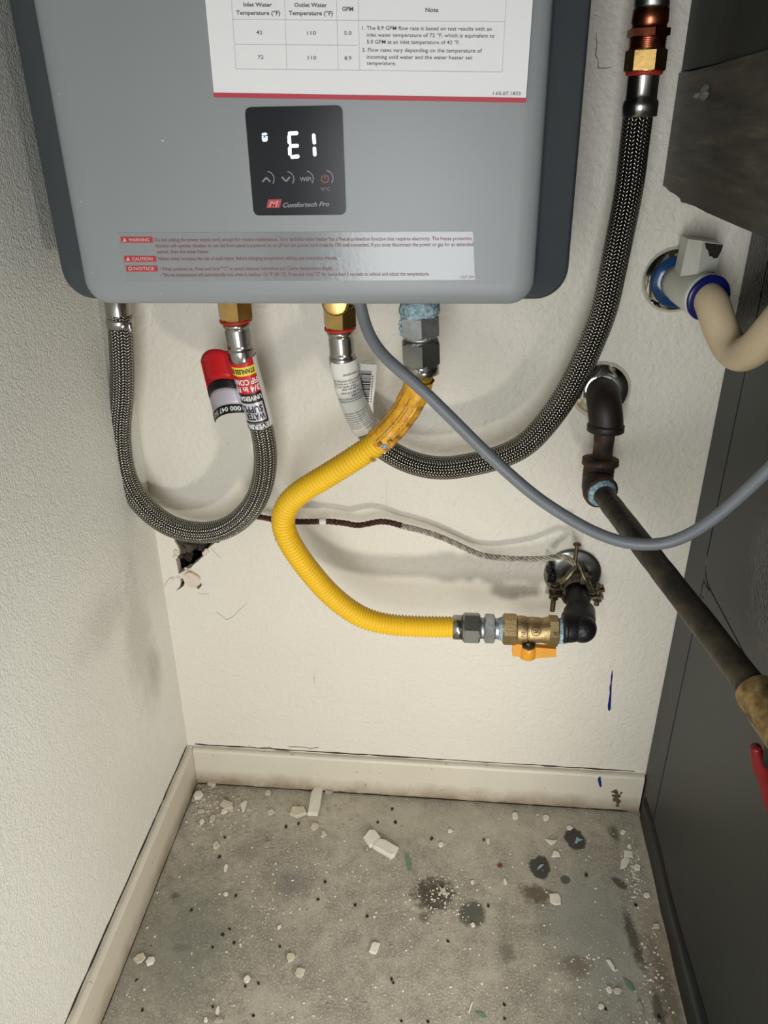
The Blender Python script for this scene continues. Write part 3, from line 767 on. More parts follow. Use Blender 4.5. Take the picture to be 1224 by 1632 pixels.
for body, x0, x1, y, hp in (('42', 408.5, 418, 54.5, 6), ('110', 489.5, 503.5, 55.5, 6), ('5.0', 548.5, 560.5, 55.5, 6), ('72', 411, 420, 94, 6), ('110', 490.5, 504, 95, 6), ('8.9', 549, 560, 95.5, 6),
    ('1. The 8.9 GPM flow rate is based on test results with an', 577, 783.5, 47.5, 6.2), ('inlet water temperature of 72 \u00b0F, which is equivalent to', 584.5, 788, 58.5, 6.2), ('5.0 GPM at an inlet temperature of 42 \u00b0F.', 584.5, 732.5, 69.5, 6.2),
    ('2. Flow rates vary depending on the temperature of', 577, 768, 82.5, 6.2), ('incoming cold water and the water heater set', 584.5, 752.5, 93.5, 6.2), ('temperature.', 584.5, 631, 103.5, 6.2), ('1.05.07.1833', 785.5, 829.5, 151.5, 5.5)):
    ptext(mb, body, x0, x1, y, y+1.6*(x1-x0)/200, hp, P2, bold=.006)
cobj(mb, 'table_text', m_ink)['kind'] = 'stuff'

# ------------------------------------------------------------------ water hoses
def seg_path(path, s0, s1):
    out = []; s = 0
    for a, b in zip(path, path[1:]):
        L = (b-a).length
        if s+L >= s0 and s <= s1: out.append(a)
        s += L
    if s <= s1+.01: out.append(path[-1])
    return out
def near(path, px, py):
    best, bi, s, acc = 1e9, 0, 0, 0
    for i, p in enumerate(path):
        if i: acc += (p-path[i-1]).length
        v = p-CAM; z = v.dot(FW); x = 612+FPX*v.dot(RT)/z; y = 816-FPX*v.dot(UP)/z; e = (x-px)**2+(y-py)**2
        if e < best: best, s = e, acc
    return s
def hose_path(pts): return resample(smooth_path(catmull([U(*p) for p in pts], .004), 10), .003)[0]
class Along:
    """surface coordinates on a hose: s metres along it, th angle, 0 = facing out of the wall"""
    def __init__(s, path):
        s.p = path; s.L = [0]
        for a, b in zip(path, path[1:]): s.L.append(s.L[-1]+(b-a).length)
        s.side = None
    def at(s, q, th, r):
        q = min(max(q, 0), s.L[-1]-1e-6); j = 0
        while j < len(s.L)-2 and s.L[j+1] < q: j += 1
        t = (q-s.L[j])/(s.L[j+1]-s.L[j]); c = s.p[j].lerp(s.p[j+1], t)
        T0 = (s.p[min(j+1, len(s.p)-1)]-s.p[max(j-1, 0)]).normalized(); T1 = (s.p[min(j+2, len(s.p)-1)]-s.p[j]).normalized(); Tn = T0.lerp(T1, t).normalized()
        view = (CAM-c).normalized()
        V = (view-Tn*view.dot(Tn)).normalized(); B = V.cross(Tn)
        return c+(V*math.cos(th)+B*math.sin(th))*r
HR = .0137
# left hose: down from the heater, round the loop and up to the hot outlet
lp = hose_path([(186, 470, .062), (190, 500, .062), (194, 560, .062), (195, 620, .060), (190, 680, .060), (192, 721, .060), (203, 768, .058), (233, 811, .056), (270, 838, .054), (304, 848, .052), (340, 848, .052),
                (372, 836, .054), (400, 810, .058), (417, 776, .062), (423.5, 734, .066), (420, 695, .070), (407, 643, .078), (393, 593, .084), (386, 566, .087), (381, 535, .090)])
hl = empty('braided_water_hose', lp[0], 'braided steel water hose looping at left, with a red and black tag', 'hose')
s1 = near(lp, 386, 570); sA = near(lp, 192, 510)
mb = MB(); tube(mb, seg_path(lp, sA-.004, s1+.002), HR, 40); mb.obj('braided_sleeve', m_braid, hl)
def ferrule(parent, A, d, flip=False, k=1.0, name='crimp_ferrule'):
    """smooth collar and rolled crimp; d points from the nut down the hose"""
    mb = MB(); turned(mb, A, d, [(.000, .0105*k), (.0002, .0128*k), (.0012, .0143*k), (.003, .0150*k), (.005, .0146*k), (.0062, .0132*k), (.0085, .0136*k), (.010, .0139*k), (.024, .0137*k), (.0262, .0140*k), (.0275, .0131*k), (.029, .0148*k), (.032, .0153*k), (.040, .0151*k), (.0425, .0147*k), (.043, .0138*k)], 40)
    return mb.obj(name, m_steel, parent)
# hot outlet end: brass nut, red washer, ferrule
dn = (U(386, 568, .087)-U(377, 508, .090)).normalized()
A0 = U(376.3, 511.5, .090)
ferrule(hl, A0, dn)
zup = Vector((0, 0, 1)); nd = (zup*.75-dn*.25).normalized()
mb = MB(); turned(mb, A0-dn*.003, dn, [(0, .0165), (.0008, .0172), (.0028, .0172), (.0036, .0150)], 32); mb.obj('red_washer', m_red, hl)
mb = MB(); hexnut(mb, A0-dn*.001, nd, .030, .0186, .42); mb.obj('brass_nut', m_brass, hl)
# left end at the heater
B0 = U(186.5, 483, .062); bd = (U(191, 515, .062)-B0).normalized()
mb = MB(); turned(mb, B0-bd*.018, bd, [(0, .0125), (.001, .0136), (.030, .0134), (.0325, .0140), (.0335, .0128), (.0345, .0142), (.037, .0150), (.044, .0148), (.0448, .0139)], 40); mb.obj('crimp_ferrule', m_steel, hl)
mb = MB(); p0 = B0+bd*.020+Vector((.0125, -.004, 0)); turned(mb, p0, bd, [(0, .0025), (.002, .0034), (.010, .0036), (.012, .002)], 10); mb.obj('crimp_tab', m_steel, hl)
mb = MB(); hexnut(mb, U(186.5, 483, .062)-bd*.020, -bd, .012, .0190, .1); mb.obj('top_nut', m_brass, hl)

# red / black / silver paper tag wrapped on this hose and standing off as a flag
al = Along(lp)
sT, sB = near(lp, 386, 569), near(lp, 411, 677)     # sT > sB: path runs upward here
def along_y(py): # pixel height along this leg -> s
    return sT+(sB-sT)*(py-569)/108
RL = HR+.0010
tagm = [m_tred, m_tyel, m_tblack, m_silver, m_twhite]
def wrap_patch(mb, al, sa, sb, t0, t1, r, mi, ns=8, nt=10):
    vs = [al.at(sa+(sb-sa)*i/ns, t0+(t1-t0)*j/nt, r) for i in range(ns+1) for j in range(nt+1)]
    fs = [(i*(nt+1)+j, i*(nt+1)+j+1, (i+1)*(nt+1)+j+1, (i+1)*(nt+1)+j) for i in range(ns) for j in range(nt)]
    mb.add(vs, fs, mi)
# which sign of th is image right?
def thsign(al, s):
    a = al.at(s, .5, .02)-al.at(s, -.5, .02); return 1 if a.dot(RT) > 0 else -1
sg = thsign(al, (sT+sB)/2)
mb = MB(); R_ = math.radians
for (y0, y1, mi) in ((566, 577, 0), (577, 590, 1), (590, 617, 0), (617, 632, 2), (632, 661, 3), (661, 677, 2)):
    wrap_patch(mb, al, along_y(y0), along_y(y1), sg*R_(-130), sg*R_(42), RL, mi, 5, 14)
wrap_patch(mb, al, along_y(566), along_y(675), sg*R_(42), sg*R_(150), RL, 4, 22, 8)
wrap_patch(mb, al, along_y(632), along_y(661), sg*R_(33), sg*R_(42.2), RL+.0001, 2, 5, 2)
tagw = mb.obj('wrapped_tag', tagm, hl)
# flag
def flagpt(a, b, lift=0.0):
    bx, by = 374+(392-374)*b, 566+(658-566)*b
    x = bx-(54-5*b)*math.sin(a*PI/2*.94)/math.sin(PI/2*.94); y = by+(-48*a+58*a*a)*(1-b)+(-6*a+22*a*a)*b
    return U(x, y, .068+.004*math.sin(a*PI)+.040*a*a+lift)
mb = MB()
bands = [(0, .46, 0), (.46, .60, 2), (.60, .86, 3), (.86, 1.0, 2)]
for b0, b1, mi in bands:
    na, nb = 14, 5
    vs = [flagpt(j/na, b0+(b1-b0)*i/nb) for i in range(nb+1) for j in range(na+1)]
    mb.add(vs, [(i*(na+1)+j, i*(na+1)+j+1, (i+1)*(na+1)+j+1, (i+1)*(na+1)+j) for i in range(nb) for j in range(na)], mi)
fl = mb.obj('tag_flag', tagm, hl)
so = fl.modifiers.new('thick', 'SOLIDIFY'); so.thickness = .0003
def wtext(mb, body, yc, h, th_start, th_width, mi=0, bold=.03):
    """upside-down print: starts at the right side and runs left; letter tops point down the hose"""
    s0 = along_y(yc-h/2); s1_ = along_y(yc+h/2)
    put_text(mb, body, lambda u, v: al.at(s0+(s1_-s0)*v, sg*R_(th_start-th_width*u), RL+.0004), mi, bold)
mb = MB()
wtext(mb, 'STAINLESS STEEL', 583.5, 6.5, 36, 140, 1)
wtext(mb, 'FIP CONN', 599.5, 8.5, 38, 120, 0); wtext(mb, '3/4 in FIP', 610.5, 8.5, 38, 125, 0)
wtext(mb, 'UNIVERSAL', 624.5, 7, 36, 110, 0); wtext(mb, 'SUPPLY', 642, 10, 26, 110, 1); wtext(mb, 'WATER', 653.5, 10.5, 28, 88, 1)
wtext(mb, 'EVERBILT', 670, 7.5, 34, 125, 0)
mb.obj('tag_print', [m_white, m_tblack], tagw)
mb = MB(); put_text(mb, '1000 047 565', lambda u, v: flagpt(.03+.93*u, .895+.07*v, .0006), 0, .02); mb.obj('flag_print', m_white, fl)
mb = MB()
def wline(th0, y0, th1, y1, w=.0004, mi=0):
    a, b = al.at(along_y(y0), sg*R_(th0), RL+.0004), al.at(along_y(y1), sg*R_(th1), RL+.0004)
    t = (b-a).normalized(); v = (CAM-a).normalized(); s = t.cross(v).normalized()*w/2; mb.add([a-s, b-s, b+s, a+s], [(0, 1, 2, 3)], mi, smooth=False)
for k in range(8):
    th0, th1 = 38-k*12, 38-(k+1)*12
    wline(th0, 664.5, th1, 664.5); wline(th0, 674.5, th1, 674.5)
wline(38, 664.5, 38, 674.5)
mb.obj('tag_box_outline', m_silver, tagw)

# middle hose: cold inlet, loops right and climbs to the copper stub
rp = hose_path([(544, 548, .090), (547, 575, .088), (553, 608, .084), (564, 645, .078), (580, 678, .072), (604, 708, .066), (640, 731, .062), (675, 743, .060), (710, 746.5, .060), (745, 741.5, .060), (790, 731, .060), (834, 711.5, .062),
                (870, 675, .064), (900, 633, .066), (922, 592, .068), (941, 551, .069), (963.5, 492, .070), (974, 443, .070), (986, 385, .070), (1002.6, 300, .070), (1011, 230, .070), (1016, 190, .070), (1020, 160, .070)])
hr = empty('braided_water_hose', rp[0], 'long braided steel water hose sweeping from under the heater up to the copper pipe', 'hose')
s0_, s1_ = near(rp, 549, 590), near(rp, 1018, 186)
mb = MB(); tube(mb, seg_path(rp, s0_-.004, s1_+.004), HR, 40); mb.obj('braided_sleeve', m_braid, hr)
dn2 = (U(546, 572, .088)-U(542.5, 530, .090)).normalized(); A2 = U(542.2, 524, .090)
ferrule(hr, A2, dn2, k=.96)
mb = MB(); turned(mb, A2-dn2*.003, dn2, [(0, .0158), (.0008, .0166), (.0030, .0166), (.0038, .0148)], 32); mb.obj('red_washer', m_red, hr)
nd2 = (zup*.8-dn2*.2).normalized()
mb = MB(); hexnut(mb, A2-dn2*.001, nd2, .023, .0178, .30); mb.obj('brass_nut', m_brass, hr)
# top ferrule, washer and nut on the riser
upd = (U(1038, 2, .07)-U(1018, 186, .07)).normalized()
F0 = U(1018.2, 187, .070)
mb = MB(); turned(mb, F0, upd, [(0, .0140), (.0006, .0160), (.010, .0162), (.013, .0158), (.015, .0143), (.018, .0141), (.036, .0142), (.0385, .0150), (.041, .0158), (.044, .0154), (.046, .0135)], 40); mb.obj('crimp_ferrule', m_steel, hr)
Wt = U(1026.0, 121, .070)
mb = MB(); turned(mb, Wt, upd, [(0, .0145), (.001, .0162), (.0034, .0162), (.0044, .0150)], 32); mb.obj('red_washer', m_red, hr)
Nt = U(1026.6, 116.5, .070)
mb = MB(); hexnut(mb, Nt, upd, (U(1031, 77, .07)-Nt).length, .0183, .28); mb.obj('brass_nut', m_brass, hr)
# white instruction tags on the middle hose
al2 = Along(rp); sg2 = thsign(al2, near(rp, 555, 615))
qa_, qb_ = near(rp, 547, 580), near(rp, 578, 675)
def ay2(py): return qa_+(qb_-qa_)*(py-580)/95
ta, tb = ay2(574), ay2(683)
def wrinkle(q, th): return .0012+.0009*noise.noise(Vector((q*60, th*1.5, 0)))
mb = MB(); ns, nt = 26, 14
vs = [al2.at(ta+(tb-ta)*i/ns, sg2*R_(-100+190*j/nt), HR+wrinkle(i/ns*.1, j/nt*3)) for i in range(ns+1) for j in range(nt+1)]
mb.add(vs, [(i*(nt+1)+j, i*(nt+1)+j+1, (i+1)*(nt+1)+j+1, (i+1)*(nt+1)+j) for i in range(ns) for j in range(nt)], [1 if .36 < i/ns < .62 else 0 for i in range(ns) for j in range(nt)])
wt = mb.obj('wrapped_tag', [m_twhite, m_film], hr); tag(wt, 'white instruction tag wrapped round the hose')
def wt2(mb, body, yc, h, t0, tw, bold=0.0):
    a, b = ay2(yc-h/2), ay2(yc+h/2); put_text(mb, body, lambda u, v: al2.at(a+(b-a)*v, sg2*R_(t0-tw*u), HR+.0026), 0, bold)
mb = MB()
rows = [(590, 3, 'Satisfaction guaranteed', 50, 60), (598, 2.5, 'Install per local plumbing code', 62, 120), (602, 2.5, 'Do not kink or over bend hose', 62, 120), (606, 2.5, 'Hand tighten and turn', 30, 90), (610, 3, 'Do not use pipe dope', 62, 90), (615, 3, 'For hot and cold water', 62, 100), (619.5, 3, 'MADE IN CHINA', 62, 60), (624, 2.5, 'Inspect hose and nut every year and replace it', 64, 130), (627.5, 2.5, 'when it shows rust or wear on the braid', 64, 120)]
rows += [(646+i*3.3, 2.2, 'Check washer is seated and tighten nut by hand only then turn', 66, 132) for i in range(8)] + [(674, 2.4, 'Replace every five years', 66, 70), (678, 2.4, 'Consumer line', 62, 40)]
for (y, h, bd_, t0, tw) in rows: wt2(mb, bd_, y, h, t0, tw, .01)
mb.obj('tag_print', m_tblack, wt)
# flat part of the tag with bar code
fq = [(556, 578), (600.7, 581.6), (599, 605), (594.5, 645), (596, 667), (580, 669), (562, 640), (556, 610)]
mb = MB(); vs = [U(x, y, .0775-.0002*(x-556)) for x, y in fq]; n = len(vs)
mb.add(vs+[v+Vector((0, .0004, 0)) for v in vs], [tuple(range(n)), tuple(n+k for k in range(n))[::-1]]+[(k, n+k, n+(k+1) % n, (k+1) % n) for k in range(n)], smooth=False)
ft = fix(mb.obj('tag_flag', m_twhite, hr))
mb = MB(); y = 591.0; rb = random.Random(3)
def U2(x, y): return U(x, y, .0775-.0002*(x-556)+.0006)
while y < 642:
    w = rb.choice((.8, .8, 1.3, 2.2)); xo = 575+max(0, (y-615))*.42; xr_ = 592.5-.10*(y-591)
    if xo < xr_-3: mb.add([U2(xo, y), U2(xr_, y+.6), U2(xr_, y+.6+w), U2(xo, y+w)], [(0, 1, 2, 3)], smooth=False)
    y += w+rb.choice((.9, 1.0, 1.6))
for i in range(11): mb.add([U2(593.2-.07*i*4, 599+i*4), U2(594.8-.07*i*4, 599+i*4), U2(594.8-.07*i*4, 601+i*4), U2(593.2-.07*i*4, 601+i*4)], [(0, 1, 2, 3)], smooth=False)
mb.obj('bar_code', m_tblack, ft)
# brass stub and drain plug of the heater inlet, seen above the middle nut
mb = MB(); c0 = A2+nd2*.026; turned(mb, c0-nd2*.006, zup, [(0, .014), (.020, .014), (.03, .014)], 24)
stub = mb.obj('inlet_stub', m_brass, heat, local=True)
stub.data.transform(HI)
mb = MB(); c0 = U(534, 489, .112); turned(mb, c0+Vector((0, .012, .003)), (0, -1, .12), [(0, .0120), (.006, .0138), (.010, .0138), (.0112, .0125), (.0115, .0118), (.0113, .001)], 32)
o_ = mb.obj('drain_plug', m_brass, heat, local=True); o_.data.transform(HI)
for (pp, rr) in (((376, 489, .090), .013), ((186.5, 478, .062), .010), ((668, 489, .140), .013)):
    mb = MB(); c0 = U(*pp); turned(mb, Vector((c0.x, c0.y, .776 if rr < .0125 or pp[2] < .1 else .782)), zup, [(0, rr), (.05, rr)], 24); o_ = mb.obj('outlet_stub', m_brass, heat, local=True); o_.data.transform(HI)

# copper pipe stub above the right hose, joined out of frame
cp = empty('copper_water_pipe', U(1031, 77, .07), 'copper pipe and threaded adapter above the right hose, at the top edge', 'pipe')
Cn = U(1030.8, 79, .070)
def upto(y): return (U(1026.6+(1038-1026.6)*(116.5-y)/116.5, y, .07)-Cn).length
mb = MB(); pr = [(-.006, .0150)]
for k in range(6):
    t0 = upto(78)+(upto(60)-upto(78))*k/6; dt = (upto(60)-upto(78))/6; pr += [(t0, .0152), (t0+dt*.5, .0166), (t0+dt*.95, .0152)]
turned(mb, Cn, upd, pr, 32); mb.obj('male_thread', m_copper, cp)
mb = MB(); hexnut(mb, Cn+upd*upto(60), upd, upto(45)-upto(60), .0190, .1); mb.obj('hex_collar', m_copper, cp)
mb = MB(); turned(mb, Cn+upd*upto(45.5), upd, [(0, .0150), (.003, .0152), (.0045, .0160), (upto(14)-upto(45), .0156), (upto(13)-upto(45), .0150)], 32); mb.obj('copper_cup', m_copper, cp)
mb = MB(); turned(mb, Cn+upd*(upto(14.5)), upd, [(0, .0140), (.002, .0152), (.010, .0150), (.016, .0142), (.30, .0142)], 32, disp=lambda p: .0008*noise.noise(p*200)); mb.obj('soldered_pipe', simple('solder_smeared_pipe', srgb(170, 168, 162), .35, 1.0, .3, 90, .3, 200), cp)

# ------------------------------------------------------------------ yellow gas connector
yp = [(669.5, 600, .140), (667, 612, .139), (655, 640, .137), (634, 672, .134), (602, 705, .132), (560, 734, .130), (515, 762, .128), (480, 783, .126), (459, 803, .124), (450.5, 824, .122), (454, 848, .120),
      (470, 878, .117), (495, 912, .113), (522, 943, .109), (550, 967, .106), (580, 985, .103), (615, 994.5, .101), (655, 998, .100), (690, 999, .100), (724, 999.5, .100)]
yp = resample(smooth_path(catmull([U(*p) for p in yp], .003), 12), .0007)[0]
gas = empty('yellow_gas_connector', yp[0], 'corrugated yellow flexible gas line bending under the heater to the brass valve', 'gas line')
PIT = .0042
def corr(q):
    ph = (q/PIT) % 1.0; return .0137*(1-.15*(.5+.5*math.cos(2*PI*ph))**1.2)
mb = MB(); sL = near(yp, 603, 707)
tube(mb, yp, lambda t, q: (corr(q) if q > sL-.002 else .0125), 40); mb.obj('corrugated_tube', m_yellow, gas)
# wrap label over the upper end
ay = Along(yp); sgy = thsign(ay, .05)
mb = MB(); ns, nt = 50, 48
vs = []
for i in range(ns+1):
    for j in range(nt):
        q = .0015+(sL-.0015)*i/ns; th = 2*PI*j/nt
        r = .0144+.0010*noise.noise(Vector((q*90, math.cos(th)*2.0, math.sin(th)*2.0)))+(.0018*max(0, 1-i/7)*(.6+.5*noise.noise(Vector((th*2, i*.4, 0)))))+.0006*math.sin(th*3+q*120)*max(0, 1-i/22)
        vs.append(ay.at(q, th, r))
mb.add(vs, [(i*nt+j, i*nt+(j+1) % nt, (i+1)*nt+(j+1) % nt, (i+1)*nt+j) for i in range(ns) for j in range(nt)])
yl = mb.obj('wrap_label', m_ylab, gas)
mb = MB()
def ydash(q0, q1, th, w=.0005):
    a, b = ay.at(q0, sgy*R_(th), .0162), ay.at(q1, sgy*R_(th), .0162); t = (b-a).normalized(); v = (CAM-a).normalized(); s = t.cross(v).normalized()*w/2
    mb.add([a-s, b-s, b+s, a+s], [(0, 1, 2, 3)], smooth=False)
rb = random.Random(5)
for th, q0, q1 in ((-62, .055, .118), (-40, .018, .075), (-36, .075, .118), (-8, .02, .118), (2, .03, .09), (22, .02, .07), (38, .03, .1), (55, .02, .1)):
    q = q0
    while q < min(q1, sL-.006):
        l_ = rb.uniform(.002, .006) if th not in (-62, -36) else .012
        ydash(q, min(q+l_, q1, sL-.003), th, .0007 if th in (-8, -40) else .00045); q += l_+rb.uniform(.0006, .0015)
for q in (.025, .045, .062, .080, .098): 
    for th in (36, 42, 48, 54, 60):
        ydash(q, q+.0045, th, .0006)
put_text(mb, 'GB', lambda u, v: ay.at(sL-.004-.006*u, sgy*R_(2+16*v), .0162), 0, .03)
put_text(mb, 'LR', lambda u, v: ay.at(sL-.014-.006*u, sgy*R_(22+14*v), .0162), 0, .03)
mb.obj('label_print', m_ytxt, yl)
mb = MB(); lump(mb, ay.at(sL-.008, sgy*R_(30), .0152), .0030, 2.5, .5, 2); mb.obj('sealant_smear', m_seal, gas); mb = MB(); lump(mb, ay.at(near(yp, 455, 852), sgy*R_(-70), .0138), .0016, 3.5, .6, 2); mb.obj('sealant_smear', m_seal, gas)
# flare nut set up at the heater
g1 = U(672, 597, .140); g0 = U(668, 487, .140); gu = (g0-g1).normalized()
def gl(y): return (U(672+(668-672)*(597-y)/110, y, .14)-g1).length
mb = MB(); turned(mb, g1, gu, [(0, .0150), (.0012, .0174), (gl(581), .0176), (gl(579), .0170)], 36); mb.obj('nut_sleeve', m_steel, gas)
mb = MB(); hexnut(mb, g1+gu*gl(580.5), gu, gl(541)-gl(580), .0205, .12); mb.obj('flare_nut', m_zdark, gas)
mb = MB(); turned(mb, g1+gu*gl(542), gu, [(0, .0150), (gl(535)-gl(542), .0150)], 30); hexnut(mb, g1+gu*gl(536), gu, gl(500)-gl(536), .0204, .12); mb.obj('hex_adapter', m_zinc, gas)
mb = MB(); turned(mb, g1+gu*gl(506), gu, [(0, .0150), (.002, .0182), (.006, .0198), (.011, .0196), (.014, .0176), (.018, .0160)], 48, disp=lambda p: .0016*noise.noise(p*260)+.001*noise.noise(p*700))
lump(mb, g1+gu*gl(512)+Vector((-.0165, -.006, 0)), .0035, 1.2, 1, 2); lump(mb, g1+gu*gl(522)+Vector((-.0172, -.007, 0)), .0030, 5.2, 1, 2); lump(mb, g1+gu*gl(530)+Vector((-.0172, -.006, 0)), .0022, 7.2, 1, 2)
mb.obj('blue_sealant', m_seal, gas)
# lower end nuts
v0 = U(722, 999.5, .10); v1 = U(905, 1006, .10); vd = Vector((1, 0, (v1-v0).z/(v1-v0).x)).normalized()
def vl(x): return (U(x, 999.5+6.5*(x-722)/183, .10)-v0).length*(1 if x > 722 else -1)
mb = MB(); turned(mb, v0+vd*vl(721.5), vd, [(0, .0128), (.0006, .0152), (vl(738)-vl(721.5), .0154)], 36); mb.obj('nut_sleeve', m_steel, gas)
mb = MB(); hexnut(mb, v0+vd*vl(737.5), vd, vl(765)-vl(737.5), .0196, PI/6*.2); mb.obj('flare_nut', m_zdark, gas)
mb = MB(); turned(mb, v0+vd*vl(764.5), vd, [(0, .0130), (vl(773)-vl(764.5), .0132)], 30); hexnut(mb, v0+vd*vl(772), vd, vl(788.5)-vl(772), .0182, .3)
pr = []
for k in range(4):
    t0 = vl(788.5)+k*.0022; pr += [(t0, .0122), (t0+.0011, .0134)]
turned(mb, v0, vd, pr+[(vl(803), .0122)], 30); mb.obj('hex_adapter', m_zinc, gas)
mb = MB(); turned(mb, v0+vd*vl(794), vd, [(0, .0126), (.002, .0140), (.005, .0146), (vl(803)-vl(794), .0146)], 40, disp=lambda p: .0013*noise.noise(p*350)); mb.obj('blue_sealant', m_seal, gas)

# ------------------------------------------------------------------ brass gas valve
val = empty('brass_gas_valve', v0+vd*vl(845), 'brass gas valve body with an orange lever, at the end of the yellow line', 'valve')
mb = MB(); hexnut(mb, v0+vd*vl(800.5), vd, vl(824)-vl(800.5), .0192, .36)
turned(mb, v0, vd, [(vl(823), .0150), (vl(824), .0168), (vl(828), .0172), (vl(838), .0168), (vl(840), .0160), (vl(840.5), .0150), (vl(841.5), .0150), (vl(842), .0160), (vl(845), .0162), (vl(858), .0158), (vl(862), .0152), (vl(866), .0156), (vl(872), .0168), (vl(874), .0172)], 44)
hexnut(mb, v0+vd*vl(873), vd, vl(889.5)-vl(873), .0190, .36); body = mb.obj('valve_body', m_brassv, val)
sharp(body, 40)
def von(x, th, r):   # point on the valve barrel; th from facing the camera, positive down
    c = v0+vd*vl(x); view = (CAM-c); view = (view-vd*view.dot(vd)).normalized(); dnn = -(view.cross(vd)).normalized()
    if dnn.z > 0: dnn = -dnn
    return c+(view*math.cos(th)+dnn*math.sin(th))*r
mb = MB()
def vring(xc, thc, r1, r0, R=.0163, n=24):
    for k in range(n):
        a0, a1 = 2*PI*k/n, 2*PI*(k+1)/n; q = []
        for rr, a in ((r0, a0), (r1, a0), (r1, a1), (r0, a1)): q.append(von(xc+rr*math.cos(a), thc+rr*math.sin(a)*.00072/R, R+.0004))
        mb.add(q, [(0, 1, 2, 3)], smooth=False)
vring(852, .12, 7.6, 6.6)
put_text(mb, 'CSA', lambda u, v: von(847.5+9*u, .12+.11-.24*v, .0168), 0, .03)
put_text(mb, '1/2', lambda u, v: von(829.5+5.5*v*.9, .35+.42*(0.5-u), .0174), 0, .03)
put_text(mb, 'RC', lambda u, v: von(879+8*u, .30-.2*v, .0196), 0, .03)
mb.obj('cast_marks', simple('cast_mark_dark', srgb(84, 68, 42), .5, .7), body)
# lever: bent orange wing with a pin, hanging below the barrel
ctr = v0+vd*vl(843)
def wing(mb, xa, xb, ya0, ya1, yb0, yb1, da, db, th=.008):
    # pixel columns; thickness towards the wall
    a = [U(xa, ya0, da), U(xb, yb0, da), U(xb, yb1, da), U(xa, ya1, da)]; b = [p+Vector((0, th, 0)) for p in a]
    hexa(mb, [a[3], a[2], b[2], b[3], a[0], a[1], b[1], b[0]])
mb = MB(); hd = .107
turned(mb, U(842, 1028, .1005), (0, 0, -1), [(0, .0105), (.002, .0112), (.0150, .0112), (.0165, .0105), (.0170, .008)], 36)
wing(mb, 816.5, 832, 1026, 1046, 1027.5, 1047.5, hd, hd, .010); wing(mb, 853, 886.5, 1032, 1049.5, 1034.5, 1047, hd, hd, .008)
lev = sharp(mb.obj('orange_lever', m_handle, val), 30)
mb = MB(); turned(mb, U(842.5, 1024, .1125), (0, 0, -1), [(0, .0080), (.004, .0080), (.0042, .0045)], 24); mb.obj('stem_recess', m_groove, val)
mb = MB(); turned(mb, U(842.5, 1029, .1165), (0, 0, -1), [(-.003, .0028), (.0055, .0028), (.0062, .0020)], 16); mb.obj('stem_pin', m_brass, val)
mb = MB(); turned(mb, v0+vd*vl(889), vd, [(0, .0146), (.003, .0158), (.007, .0154), (vl(903)-vl(889), .0150)], 44, disp=lambda p: .0015*noise.noise(p*320)+.0006*noise.noise(p*900)); mb.obj('blue_sealant', m_seal, val)

# ------------------------------------------------------------------ black gas stub-out with its elbow, flange and earth clamp
gx = U(929, 1002, .100); fx = gx.x; fz = gx.z
stubp = empty('black_gas_pipe', (fx, 0, fz), 'black iron gas pipe and elbow coming out of the wall to the brass valve', 'pipe')
mb = MB(); P_ = [Vector((fx, -y, fz+.018*(1-y/.078))) for y in (.001, .03, .07, .078)]; tube(mb, P_, .0140, 32); mb.obj('wall_nipple', m_black, stubp)
e0 = Vector((fx, -.066, fz)); er = .0195; pts = [Vector((fx, -.066, fz)), Vector((fx, -.078, fz))]
for k in range(1, 12):
    a = PI/2*k/12; pts.append(Vector((fx-.022*(1-math.cos(a)), -.078-.022*math.sin(a), fz)))
pts += [Vector((fx-.022, -.100, fz)), Vector((fx-.024, -.100, fz))]
mb = MB(); tube(mb, pts, lambda t, q: .0198 if q < .009 else (.0188 if q < .011 else .0182), 40)
lump(mb, Vector((fx-.001, -.0995, fz)), .0176, 9.0, 1.0, 3, .0)
turned(mb, Vector((fx-.019, -.100, fz)), (-1, 0, 0), [(0, .0180), (.001, .0186), (.0055, .0186), (.006, .014)], 36)
mb.obj('elbow', m_black, stubp)
mb = MB(); c0 = Vector((fx, 0, fz)); turned(mb, c0+Vector((-.002, -.0003, .018)), (0, -1, 0), [(0, .0365), (.001, .0372), (.0022, .0366), (.0035, .0335), (.0050, .030), (.0062, .022), (.0064, .0150)], 56)
flg = mb.obj('wall_flange', m_chromed, stubp); tag(flg, 'dull metal wall flange')
# ground clamp
CZ = fz+.0105
clp = empty('ground_clamp', (fx, -.03, CZ), 'tarnished bronze earth clamp with long screws around the black gas pipe', 'clamp')
def jaw(sz, name):
    mb = MB(); n = 14; th = .0035; w = .014; vs = []
    prof = []
    for k in range(n+1):
        a = PI*k/n; prof.append((-.0165*math.cos(a), sz*(.002+.0155*math.sin(a))))
    prof = [(-.034, sz*.004), (-.025, sz*.003), (-.019, sz*.004)]+prof+[(.019, sz*.004), (.025, sz*.003), (.034, sz*.004)]
    m = len(prof)
    for (x, z) in prof:
        L = math.hypot(x, z) or 1; ox, oz = (0, sz*th) if abs(x) > .017 else (x/L*th, z/L*th)
        for yy in (-.024, -.024-w): vs += [Vector((fx+x, yy, CZ+z)), Vector((fx+x+ox, yy, CZ+z+oz))]
    fs = []
    for k in range(m-1):
        a, b = k*4, k*4+4
        fs += [(a, b, b+1, a+1), (a+2, a+3, b+3, b+2), (a, a+2, b+2, b), (a+1, b+1, b+3, a+3)]
    fs += [(0, 1, 3, 2), ((m-1)*4, (m-1)*4+2, (m-1)*4+3, (m-1)*4+1)]
    mb.add(vs, fs, smooth=False); return fix(mb.obj(name, m_clampm, clp))
jaw(1, 'upper_jaw'); jaw(-1, 'lower_jaw')
